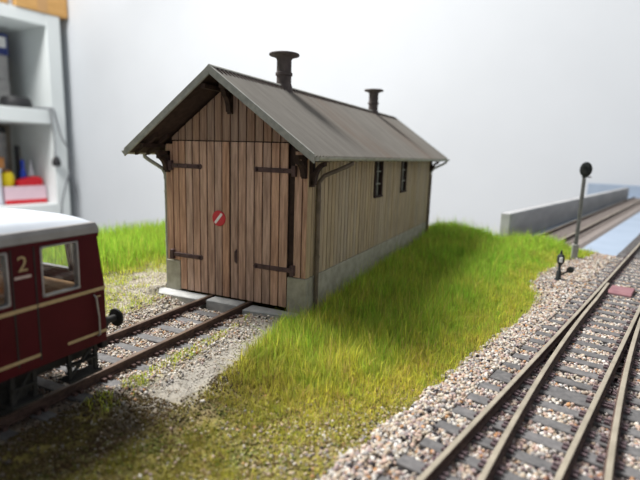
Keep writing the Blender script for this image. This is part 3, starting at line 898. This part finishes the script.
# ------------------------------------------------------------------ signal
sx, sy = 1.4693, 2.8258
sig = thing('signal', 'slim grey model signal post with a black oval head beside the track', 'railway signal', (sx, sy, -.06))
MB().obox((sx - .028, sy - .026, -.07), (.056, 0, 0), (0, .052, 0), (0, 0, .175)).build('base', 'post_concrete', sig, bevel=.006)
m = MB()
m.loft([[(sx - h, sy - h, z), (sx + h, sy - h, z), (sx + h, sy + h, z), (sx - h, sy + h, z)] for h, z in ((.016, .1), (.0135, .76))])
m.build('mast', 'mast_grey', sig)
m = MB()
for dx in (-.012, .012): m.tube([(sx + .004 + dx, sy - .03, .12), (sx + .004 + dx, sy - .026, .74)], .0022, 5)
for i in range(22): m.tube([(sx - .008, sy - .029, .14 + i * .028), (sx + .016, sy - .029, .14 + i * .028)], .0022, 5)
m.build('ladder', 'post_concrete', sig)
hd = []
for yy_, k in ((-.022, .8), (-.016, 1), (.016, 1), (.022, .85)):
    hd.append([(sx + .008 + .052 * k * math.cos(a), sy + yy_, .815 + .07 * k * math.sin(a)) for a in np.linspace(0, 2 * math.pi, 24, endpoint=False)])
h_ = MB().loft(hd).build('signal_head', 'signal_black', sig, smooth=True)
for dx, dz in ((-.02, .03), (.022, .03), (.0, -.03)): MB().lathe([(.014, 0), (.014, .03)], (sx + .008 + dx, sy - .02, .815 + dz), (0, -1, 0), 12).build('lamp_hood', 'signal_black', h_)
MB().box((sx - .02, sy - .02, .742), (sx + .06, sy + .02, .75)).build('bracket', 'signal_black', sig)

# ------------------------------------------------------------------ point lever with lantern
lx, ly = 1.322, 1.804
pl_ = thing('point_lever', 'small black hand point lever with a white lantern and round weight', 'point lever', (lx, ly, -.06))
MB().box((lx - .035, ly - .03, -.07), (lx + .05, ly + .03, -.03)).build('base', 'signal_black', pl_, bevel=.005)
MB().lathe([(.022, -.04), (.02, .03), (.012, .04), (.010, .09)], (lx - .002, ly, 0), n=12).build('post', 'signal_black', pl_, smooth=True)
lt = MB().lathe([(.012, .085), (.024, .1), (.028, .112), (.028, .15), (.02, .165), (.01, .17), (.007, .2)], (lx, ly, 0), n=6).build('lantern', 'signal_black', pl_)
MB().obox((lx - .009, ly - .033, .108), (.022, 0, 0), (0, .008, 0), (0, 0, .04)).build('lens', 'lamp_white', lt, bevel=.002)
MB().tube([(lx + .005, ly, .0), (lx + .04, ly - .004, .026), (lx + .07, ly - .006, .05)], .008, 6).build('arm', 'signal_black', pl_)
MB().lathe([(.004, -.016), (.024, -.014), (.026, 0), (.024, .014), (.004, .016)], (lx + .076, ly - .006, .055), (.3, 1, 0), 16).build('weight', 'signal_black', pl_, smooth=True)
MB().tube([(lx + .02, ly, -.05), (lx + .3, ly - .09, -.05)], .006, 6).build('pull_rod', 'rust_brown', pl_)

# ------------------------------------------------------------------ shelf unit and what stands on it
she = thing('shelf_unit', 'tall white open shelf unit against the wall on the left', 'shelf', tuple(Q(-4.5, -2.5, -18)))
sbox(MB(), -.66, .14, -5.3, 0, -18, 8.27).build('side_panel', 'shelf_white', she, bevel=.03)
sbox(MB(), -10.2, -9.6, -5.3, 0, -18, 8.27).build('side_panel', 'shelf_white', she, bevel=.03)
sbox(MB(), -9.6, -.62, -5.3, -5.1, -18, 7.6).build('back_panel', 'shelf_back', she)
for z0, z1 in ((7.58, 8.27), (2.14, 2.95), (-3.4, -2.55), (-9.2, -8.5), (-17.9, -17.3)):
    sbox(MB(), -9.6, -.62, -5.1, -.02, z0, z1).build('shelf_board', 'shelf_white', she, bevel=.03)
def carton(s0, s1, n0, n1, z0, z1, label, mat='cardboard', name='cardboard_box', cat='box', group='cardboard boxes on top of the shelf unit', tape=True):
    b = thing(name, label, cat, tuple(Q((s0 + s1) / 2, (n0 + n1) / 2, z0)), group)
    sbox(MB(), s0, s1, n0, n1, z0, z1).build('body', mat, b, bevel=.04)
    if tape:
        sm_ = (s0 + s1) / 2
        m = MB(); sbox(m, sm_ - .28, sm_ + .28, n1, n1 + .015, z0 + .02, z1 - .02); sbox(m, sm_ - .28, sm_ + .28, n0, n1, z1, z1 + .015); m.build('tape', 'card_tape', b)
    return b
carton(-2.3, .62, -4.4, .06, 8.27, 11.2, 'brown cardboard box on the shelf top beside the white wall')
carton(-5.2, -2.62, -4.4, .0, 8.27, 10.6, 'brown cardboard box on the shelf top farther from the wall corner')
m = MB(); sbox(m, -2.56, -2.36, -3.5, -.1, 8.27, 10.9)
tag(m.build('board', 'paper_white', bevel=.02), 'white board standing on edge between the two cardboard boxes', 'board')
# upper bay
b = thing('binder', 'dark blue binder with a white label in the upper shelf bay', 'binder', tuple(Q(-2.1, -3.2, 2.95)))
sbox(MB(), -2.5, -1.6, -4.6, -2.5, 6.0, 7.2).build('cover', 'blue_card', b, bevel=.03)
sbox(MB(), -2.4, -1.74, -2.5, -2.47, 6.4, 7.0).build('label', 'paper_white', b)
carton(-2.6, -1.68, -4.6, -2.5, 2.955, 4.6, 'pale grey carton at the bottom of the stack under the binder', 'grey_card', 'carton', 'box', 'grey cartons under the binder', False)
carton(-2.65, -1.7, -4.6, -2.5, 4.6, 6.0, 'pale grey carton directly under the dark blue binder', 'grey_card', 'carton', 'box', 'grey cartons under the binder', False)
bw = thing('black_dish', 'low round black dish on the middle shelf board', 'dish', tuple(Q(-1.95, -1.25, 2.955)))
MB().lathe([(.5, .03), (.82, .08), (.84, .16), (.76, .5), (.68, .62), (.3, .66)], Q(-2.0, -1.25, 2.955), n=24).build('body', 'black_plastic', bw, smooth=True)
MB().lathe([(.9, 0), (.93, .04), (.86, .08)], Q(-1.9, -1.25, 2.957), n=24).build('rim', 'black_plastic', bw, smooth=True)
# lower bay
ZL = -2.545
pp = thing('grey_canister', 'tall grey canister at the back of the lower shelf bay', 'canister', tuple(Q(-1.9, -3.9, ZL)))
MB().lathe([(.36, 0), (.38, .1), (.38, 4.2), (.3, 4.35)], Q(-1.9, -3.9, ZL), n=20).build('body', 'grey_card', pp, smooth=True)
MB().lathe([(.39, 4.1), (.39, 4.45), (.2, 4.55)], Q(-1.9, -3.9, ZL), n=20).build('lid', 'black_plastic', pp, smooth=True)
bt = thing('black_stand', 'narrow black stand beside the grey canister on the lower shelf', 'stand', tuple(Q(-1.45, -2.75, ZL)))
sbox(MB(), -1.55, -1.32, -2.95, -2.65, ZL + .15, .85).build('column', 'black_plastic', bt, bevel=.05)
sbox(MB(), -1.8, -1.0, -3.2, -2.45, ZL, ZL + .15).build('foot', 'black_plastic', bt, bevel=.05)
tray = thing('storage_tray', 'clear pinkish plastic tray with odds and ends on the lower shelf', 'tray', tuple(Q(-1.9, -1.6, ZL)))
T0, T1, TH = -3.1, -.76, -1.5
m = MB(); sbox(m, T0, T1, -1.05, -1.0, ZL, TH); sbox(m, T0, T1, -2.4, -2.35, ZL, TH); sbox(m, T0, T0 + .05, -2.35, -1.05, ZL, TH); sbox(m, T1 - .05, T1, -2.35, -1.05, ZL, TH); sbox(m, T0, T1, -2.4, -1.0, ZL, ZL + .08)
m.build('body', 'pink_clear', tray)
sbox(MB(), T0 - .01, T1 + .01, -1.0, -.97, ZL + .02, ZL + .25).build('lower_band', 'red_plastic', tray)
rl = thing('red_lid', 'bright red plastic lid lying in the clear tray', 'lid', tuple(Q(-1.5, -1.5, ZL + .09)))
poly = [Q(-2.25, -1.15, TH - .05), Q(-.84, -1.15, TH - .05), Q(-.84, -1.15, -1.1), Q(-1.1, -1.15, -.95), Q(-1.5, -1.15, -1.02), Q(-2.25, -1.15, -1.2)]
MB().prism(poly, N_ * -.68).build('body', 'red_plastic', rl, bevel=.04)
sbox(MB(), -2.2, -.9, -1.8, -1.2, ZL + .09, TH - .05).build('underside', 'red_plastic', rl)
yb = thing('yellow_tub', 'round yellow tub standing in the left end of the tray', 'tub', tuple(Q(-2.66, -1.6, ZL + .09)))
MB().lathe([(.26, 0), (.3, .6), (.36, 1.2), (.37, 1.5), (.3, 1.74)], Q(-2.66, -1.6, ZL + .09), n=20).build('body', 'yellow_plastic', yb, smooth=True)
MB().lathe([(.2, 1.72), (.2, 1.86), (.12, 1.88)], Q(-2.66, -1.6, ZL + .09), n=16).build('lid', 'brown_card', yb, smooth=True)
bb = thing('blue_bottle', 'blue plastic bottle with a narrow neck behind the red lid', 'bottle', tuple(Q(-1.32, -2.15, ZL)))
MB().lathe([(.17, 0), (.18, .05), (.18, 1.6), (.14, 1.8), (.08, 1.9), (.08, 2.2)], Q(-1.5, -2.12, ZL + .09), n=18).build('body', 'blue_plastic', bb, smooth=True)
MB().lathe([(.1, 2.1), (.1, 2.4), (.05, 2.45)], Q(-1.5, -2.12, ZL + .09), n=14).build('cap', 'blue_plastic', bb, smooth=True)
wb = thing('white_bottle', 'white plastic bottle with a pointed cap beside the blue bottle', 'bottle', tuple(Q(-1.0, -2.15, ZL)))
MB().lathe([(.17, 0), (.18, .05), (.18, 1.55), (.12, 1.8)], Q(-1.02, -2.12, ZL + .09), n=18).build('body', 'white_plastic', wb, smooth=True)
MB().lathe([(.11, 1.78), (.08, 1.95), (.03, 2.45)], Q(-1.02, -2.12, ZL + .09), n=14).build('cap', 'white_plastic', wb, smooth=True)
tb = thing('white_bin', 'white bin standing left of the clear tray on the lower shelf', 'bin', tuple(Q(-3.7, -1.6, ZL)))
sbox(MB(), -4.3, -3.22, -2.4, -1.0, ZL, -.5).build('body', 'white_plastic', tb, bevel=.05)
sbox(MB(), -4.34, -3.18, -2.44, -.97, -.6, -.48).build('rim', 'white_plastic', tb, bevel=.03)
ob = carton(-4.1, -2.95, -2.3, -1.1, -.475, .15, 'small brown carton lying on the white bin', 'brown_card', 'carton', 'box', None, False)
# cables hanging in front of the side panel
def smooth_path(pts, k=6):
    pts = [Vector(p) for p in pts]; out = []
    for i in range(len(pts) - 1):
        p0, p1, p2, p3 = pts[max(i - 1, 0)], pts[i], pts[i + 1], pts[min(i + 2, len(pts) - 1)]
        for j in range(k):
            t = j / k
            out.append(.5 * ((2 * p1) + (p2 - p0) * t + (2 * p0 - 5 * p1 + 4 * p2 - p3) * t * t + (3 * p1 - p0 - 3 * p2 + p3) * t ** 3))
    return out + [pts[-1]]
ca = thing('adapter_cable', 'thin dark cable with a black plug hanging over the middle shelf board', 'cable', tuple(Q(-.7, .15, .0)))
MB().tube(smooth_path([Q(-1.5, -.3, 3.02), Q(-.86, -.1, 3.03), Q(-.79, .09, 2.85), Q(-.74, .12, 2.1), Q(-.68, .12, .94), Q(-.72, .12, .1)]), .045, 6).build('cord', 'cable_grey', ca, smooth=True)
MB().lathe([(.08, .25), (.2, .05), (.24, -.1), (.24, -.3), (.1, -.36)], Q(-.72, .27, .05), n=12).build('plug', 'black_plastic', ca, smooth=True)
cb = thing('long_cable', 'long grey cable looping down past the shelf side to the wall', 'cable', tuple(Q(.3, .25, -3)))
MB().tube(smooth_path([Q(-.9, -.9, 3.02), Q(-.68, -.12, 3.04), Q(-.62, .13, 2.95), Q(-.53, .25, 2.27), Q(-.29, .25, 1.36), Q(.04, .25, .79), Q(.19, .25, .07), Q(.08, .25, -.65), Q(-.22, .25, -1.43), Q(-.45, .25, -2.21), Q(-.57, .25, -3.05), Q(-.6, .2, -6), Q(-.5, .2, -17.9)]), .045, 6).build('cord', 'cable_grey', cb, smooth=True)
MB().tube(smooth_path([Q(.08, .25, -.65), Q(.28, .25, -1.51), Q(.42, .25, -2.38), Q(.43, .25, -3.26), Q(.45, .2, -7), Q(.45, .2, -17.9)]), .045, 6).build('cord', 'cable_grey', cb, smooth=True)

# ------------------------------------------------------------------ loose stones
def on_sleeper(x, y, margin=.0):
    hit = np.zeros(len(x), bool)
    for cx, cy, dx, dy, hl, hw in SLEEPERS:
        a = (x - cx) * dx + (y - cy) * dy; b = -(x - cx) * dy + (y - cy) * dx
        hit |= (np.abs(a) < hl + margin) & (np.abs(b) < hw + margin)
    return hit
bm = bmesh.new(); bmesh.ops.create_icosphere(bm, subdivisions=1, radius=1)
ICO_V = np.array([v.co[:] for v in bm.verts]); ICO_F = np.array([[v.index for v in f.verts] for f in bm.faces]); bm.free()
PAL = np.array([lin(c) for c in ((214, 209, 201), (192, 182, 166), (184, 166, 146), (192, 168, 154), (186, 142, 102), (152, 148, 146), (166, 148, 146), (62, 59, 63), (232, 229, 224))])
OCT_V = np.array([(1, 0, 0), (-1, 0, 0), (0, 1, 0), (0, -1, 0), (0, 0, 1), (0, 0, -1)], float) * 1.15
OCT_F = np.array([(0, 2, 4), (2, 1, 4), (1, 3, 4), (3, 0, 4), (2, 0, 5), (1, 2, 5), (3, 1, 5), (0, 3, 5)])
def stones(name, x, y, z, r, col, label, fine=False):
    BV, BF = (OCT_V, OCT_F) if fine else (ICO_V, ICO_F); k = len(BV)
    n = len(x)
    q = RNG.normal(size=(n, 4)); q /= np.linalg.norm(q, axis=1)[:, None]
    w, a, b, c = q.T
    R = np.stack([1 - 2 * (b * b + c * c), 2 * (a * b - c * w), 2 * (a * c + b * w), 2 * (a * b + c * w), 1 - 2 * (a * a + c * c), 2 * (b * c - a * w), 2 * (a * c - b * w), 2 * (b * c + a * w), 1 - 2 * (a * a + b * b)], 1).reshape(n, 3, 3)
    sc = RNG.uniform(.65, 1.15, (n, 3))
    pts = BV[None] * sc[:, None, :] * RNG.uniform(.82, 1.15, (n, k, 1))
    pts = np.einsum('nij,nkj->nki', R, pts) * r[:, None, None] + np.stack([x, y, z], 1)[:, None, :]
    f = (BF[None] + (np.arange(n) * k)[:, None, None]).reshape(-1, 3)
    return raw_mesh(name, pts.reshape(-1, 3), f, np.repeat(col, k, 0), 'stones', 'stuff', label)
def pick(n, w):
    w = np.array(w, float); w /= w.sum()
    return PAL[RNG.choice(len(PAL), n, p=w)] * RNG.uniform(.8, 1.12, (n, 1))
# running line
N0 = 84000
y = np.concatenate([RNG.uniform(-2.2, -1.4, int(N0 * .1)), RNG.uniform(-1.4, .9, int(N0 * .54)), RNG.uniform(.9, 3.42, int(N0 * .36))])
x = railA(y) - .03 - ball_off(y) + RNG.uniform(0, 1, len(y)) ** 1.12 * (1.25 + .06 * y + ball_off(y) - .16)
edge = x - (railA(y) - ball_off(y) - .01)
t_ = x * U[0] + y * U[1]
keep = (~on_sleeper(x, y, .004)) & (edge > (fbm(x, y, 9, 77) - .5) * .1) & (t_ < 3.56)
x, y = x[keep], y[keep]
dr = np.min(np.stack([np.abs(x - railA(y)), np.where(y < 1.74, np.abs(x - railB(y)), 9), np.where(y < 1.5, np.abs(x - railC(y)), 9), np.abs(x - railD(y))]), 0)
r = RNG.uniform(.0058, .0112, len(x))
outside = x < railA(y) - .12
z = np.where(outside, ground_h(x, y) + .004, -.049) + RNG.uniform(-.004, .008, len(x)) + np.where(outside, .004, 0)
z = np.where(dr < .03, np.minimum(z, -.05), z)
col = pick(len(x), (19, 20, 16, 12, 4, 18, 10, 8, 2)) * .92
rust = np.clip(1.25 - dr / .055, 0, 1) * RNG.uniform(.25, 1, len(x))
col = mixc(col, np.array(lin((104, 76, 84))), rust * .9)
stones('ballast', x, y, z, r, col, 'multicoloured light stone ballast around the turnout')
# siding
n = 20000; y = RNG.uniform(-1.9, -.09, n); x = SX + RNG.normal(0, .2, n)
keep = (~on_sleeper(x, y, .003)) & (np.abs(x - SX) < .42); x, y = x[keep], y[keep]
r = RNG.uniform(.0042, .0085, len(x)); dr = np.minimum(np.abs(x - SL), np.abs(x - SR))
col = pick(len(x), (20, 22, 18, 12, 4, 14, 8, 4, 3)) * .9
col = mixc(col, np.array(lin((104, 76, 72))), np.clip(1 - dr / .06, 0, 1) * RNG.uniform(.3, 1, len(x)))
kp = (y > -1.15) | (x < -.36) | (RNG.random(len(x)) < .2); x, y, r, col = x[kp], y[kp], r[kp], col[kp]
col = mixc(col, np.array(lin((58, 48, 40))), .8 * sm(-1.1, -1.3, y) * sm(-.7, -.55, x))  # stones beside the railcar browned as painted shade
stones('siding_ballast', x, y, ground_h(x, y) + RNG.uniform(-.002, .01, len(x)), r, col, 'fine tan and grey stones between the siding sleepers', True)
# fine grit over the open gravel and the bare path
n = 46000
y = RNG.uniform(-1.75, .75, n); x = RNG.uniform(-1.75, .15, n)
pathm = (x > strip_left(y) - .06) & (x < belt_left(y) + .05) & (y < -.05)
keep = (~on_sleeper(x, y, .01)) & ((x < SX - .2) | pathm) & ~((x > -1.03) & (y > -.12)) & (x > grass_edge_left(y) - .1)
x, y = x[keep], y[keep]
r = RNG.uniform(.0025, .0056, len(x)) * np.where(x > SX, .8, 1)
col = mixc(pick(len(x), (22, 20, 12, 8, 1, 20, 8, 1, 3)), np.array(lin((160, 154, 142))), RNG.uniform(.3, .8, len(x)))
kp = (y > -1.2) | (RNG.random(len(x)) < .25); x, y, r, col = x[kp], y[kp], r[kp], col[kp]
stones('fine_gravel', x, y, ground_h(x, y) + .001, r, col, 'fine pale grit on the open ground before the shed', True)
# stones strewn among the thin grass at the foreground
n = 3600
y = RNG.uniform(-1.55, -.3, n); x = RNG.uniform(.1, .95, n)
keep = (x > belt_left(y)) & (x < railA(y) - ball_off(y) + .01) & (RNG.random(n) < sm(.62, .0, railA(y) - ball_off(y) + .01 - x) ** 2 * .9 + .12 * sm(-.5, -1.1, y))
x, y = x[keep], y[keep]
stones('strewn_stones', x, y, ground_h(x, y) + .002, RNG.uniform(.003, .0085, len(x)), pick(len(x), (10, 18, 18, 12, 3, 16, 8, 5, 1)) * .85, 'scattered small stones among thin grass by the ballast')

# turf foam crumbs among the short foreground grass
n = 38000
y = RNG.uniform(-1.7, -.2, n); x = RNG.uniform(-.3, 1.0, n)
kp = (x < railA(y) - ball_off(y) + .02) & (x > np.where(y < -1.1, -.28, belt_left(y) - .02)) & (RNG.random(n) < sm(-.35, -1.0, y - .25 * sm(.4, .0, railA(y) - ball_off(y) - x)) * (.25 + .75 * sm(.35, .6, fbm(x, y, 9, 61))))
x, y = x[kp], y[kp]
TP = np.array([lin(c) for c in ((150, 144, 66), (120, 122, 56), (128, 110, 66), (170, 158, 112), (108, 92, 58), (150, 152, 92), (100, 112, 48))])
ck = fbm(x, y, 11, 71); pk = np.clip((ck * 7 + RNG.normal(0, 1.6, len(x))).astype(int), 0, 6)
stones('turf_crumbs', x, y, ground_h(x, y) + .003, RNG.uniform(.0026, .0062, len(x)), mixc(TP[pk], np.array(lin((66, 50, 36))), .85 * sm(.25, -.1, x - .3 * (y + 1.4))) * RNG.uniform(.8, 1.12, (len(x), 1)), 'crumbly olive and beige turf on the foreground soil', True)  # crumbs towards the left mixed dark brown, shade in the colour

# ------------------------------------------------------------------ static grass
G_BRIGHT, G_YEL, G_OLIVE, G_DRY, G_DEEP = C_(190, 236, 84), C_(232, 228, 94), C_(168, 166, 80), C_(222, 192, 124), C_(138, 192, 66)
def grass(name, x, y, h, w, yellow, label, lean=.62, olive=None):
    n = len(x); z = ground_h(x, y) - .004
    az = 4 * np.pi * vn(x, y, 22, 91) + RNG.normal(0, 1.1, n); ln = np.minimum(np.abs(RNG.normal(0, lean, n)), 1.5) * h
    fx, fy = np.cos(az), np.sin(az)
    b_az = az + np.pi / 2 + RNG.normal(0, .5, n)
    sx_, sy_ = np.cos(b_az) * w, np.sin(b_az) * w
    top = np.sqrt(np.maximum(h * h - ln * ln * .8, (h * .4) ** 2))
    p = np.empty((n, 5, 3))
    p[:, 0] = np.stack([x - sx_, y - sy_, z], 1); p[:, 1] = np.stack([x + sx_, y + sy_, z], 1)
    mx_, my_ = x + fx * ln * .35, y + fy * ln * .35
    p[:, 2] = np.stack([mx_ + sx_ * .75, my_ + sy_ * .75, z + top * .6], 1); p[:, 3] = np.stack([mx_ - sx_ * .75, my_ - sy_ * .75, z + top * .6], 1)
    p[:, 4] = np.stack([x + fx * ln, y + fy * ln, z + top], 1)
    tri = np.array([[0, 1, 2], [0, 2, 3], [3, 2, 4]])
    f = (tri[None] + (np.arange(n) * 5)[:, None, None]).reshape(-1, 3)
    u = RNG.random(n); yl = np.clip(yellow + RNG.normal(0, .18, n), 0, 1)
    col = mixc(np.where((u < .4)[:, None], G_BRIGHT, np.where((u < .8)[:, None], G_DEEP, G_OLIVE)), np.where((RNG.random(n) < .5)[:, None], G_YEL, np.where((RNG.random(n) < .6)[:, None], G_OLIVE, G_DRY)), yl)
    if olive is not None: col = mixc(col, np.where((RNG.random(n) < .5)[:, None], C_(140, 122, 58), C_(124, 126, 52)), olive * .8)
    col = col * RNG.uniform(.62, 1.2, (n, 1))
    return raw_mesh(name, p.reshape(-1, 3), f, np.repeat(col, 5, 0), 'grass_fibre', 'stuff', label)
# bank between shed and running line
n = 230000
y = RNG.uniform(-1.6, 3.45, n); x0 = belt_left(y) + np.where(y > 0, .01, 0); x1 = railA(y) - ball_off(y) + .01
x = x0 + RNG.random(n) * (x1 - x0)
t_ = x * U[0] + y * U[1]
n1 = fbm(x, y, 6, 55); n2 = fbm(x, y, 16, 65)
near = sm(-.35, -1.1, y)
ed = np.minimum((x1 - x), .4)
dens = (1 - near * (.45 + .5 * sm(.35, .6, n2))) * (.25 + .75 * sm(.0, .13, ed - (n1 - .45) * .15 * (.4 + near))) * sm(-.02, .06, x - belt_left(y) + (n2 - .5) * .08 + .02)
dens *= 1 - .55 * sm(.5, .0, x1 - x) * near
keep = (RNG.random(n) < dens) & (t_ < 3.565) & ~((x < .05) & (y > -.04) & (y < 3.02))
keep &= ~((np.abs(x - sx) < .05) & (np.abs(y - sy) < .05))
x, y, n1, n2, near, x1 = x[keep], y[keep], n1[keep], n2[keep], near[keep], x1[keep]
tall = sm(.12, .5, x1 - x) * (1 - near)
tall *= 1 - .4 * sm(.7, .0, y) * sm(.3, .0, x)
h = (.022 + .070 * tall * (.45 + .9 * n1) + .018 * (1 - near)) * RNG.uniform(.5, 1.45, len(x))
h = np.where(t_[keep] > 2.5, np.maximum(h, RNG.uniform(.03, .11, len(h)) * sm(.9, .2, x) + .02), h)
yel = .26 + .5 * sm(.4, .06, x1 - x) + .5 * near * (.5 + n2) + .5 * (n2 - .5) * 2 + .7 * (fbm(x, y, 3.2, 123) - .5)
yel += .28 * sm(.7, -.3, y) - .25 * sm(.6, 1.8, y)
spr = RNG.random(len(x)) < .10
h = np.where(spr, h * RNG.uniform(1.15, 1.7, len(x)), h); yel = np.where(spr, yel + .4, yel)
olive = near * sm(.55, .2, x)  # near-left blades toned olive-brown, partly painted shade
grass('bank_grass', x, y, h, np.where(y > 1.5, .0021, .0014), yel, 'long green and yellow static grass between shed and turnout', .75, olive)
# tall bright grass along the far left edge, round the back of the shed
n = 150000
y = RNG.uniform(-2.6, 3.4, n); xl = -2.9 * V[0] + 0
x = RNG.uniform(-3.6, .05, n)
q = x * V[0] + y * V[1]; t_ = x * U[0] + y * U[1]
behind = (y > 2.98) | ((x < -1.06) & (y > .9))
keep = (q > -2.9) & (t_ < 3.565) & ((x < grass_edge_left(y) + (fbm(x, y, 12, 5) - .5) * .2) | behind) & ~((x > -1.07) & (y < 3.03) & (y > -.3))
keep &= (y > -.9) | (RNG.random(n) < .6)
x, y = x[keep], y[keep]
e = grass_edge_left(y) - x
h = (.05 + .10 * sm(.0, .3, e)) * RNG.uniform(.55, 1.25, len(x))
h = np.where(y > 2.9, h * .5 + .02, h)
grass('left_grass', x, y, h, np.full(len(x), .0019), .15 + .5 * sm(.2, .0, e), 'tall bright green static grass on the far side of the siding', .35)
# tufts on the gravel
n = 70000
y = RNG.uniform(-1.8, .7, n); x = RNG.uniform(-1.7, .0, n)
n1 = fbm(x, y, 5, 21); n2 = fbm(x, y, 13, 88)
m1 = (x > -.27) & (x < strip_left(y) + .02) & (y < -.12)
m2 = (x < -.86) & (x > grass_edge_left(y) - .05)
dens = np.where(m1, sm(.34, .5, n2) * .95 * sm(-1.35, -1.05, y), np.where(m2, sm(.5, .62, n1) * .42 + .03, 0))
keep = (RNG.random(n) < dens) & ~((x > -1.1) & (y > -.12)) & ~(on_sleeper(x, y, .0) & (RNG.random(n) < .9))
x, y = x[keep], y[keep]
grass('gravel_tufts', x, y, RNG.uniform(.012, .04, len(x)), np.full(len(x), .0018), np.full(len(x), .6), 'low yellow-green tufts on the gravel beside the siding', .6)
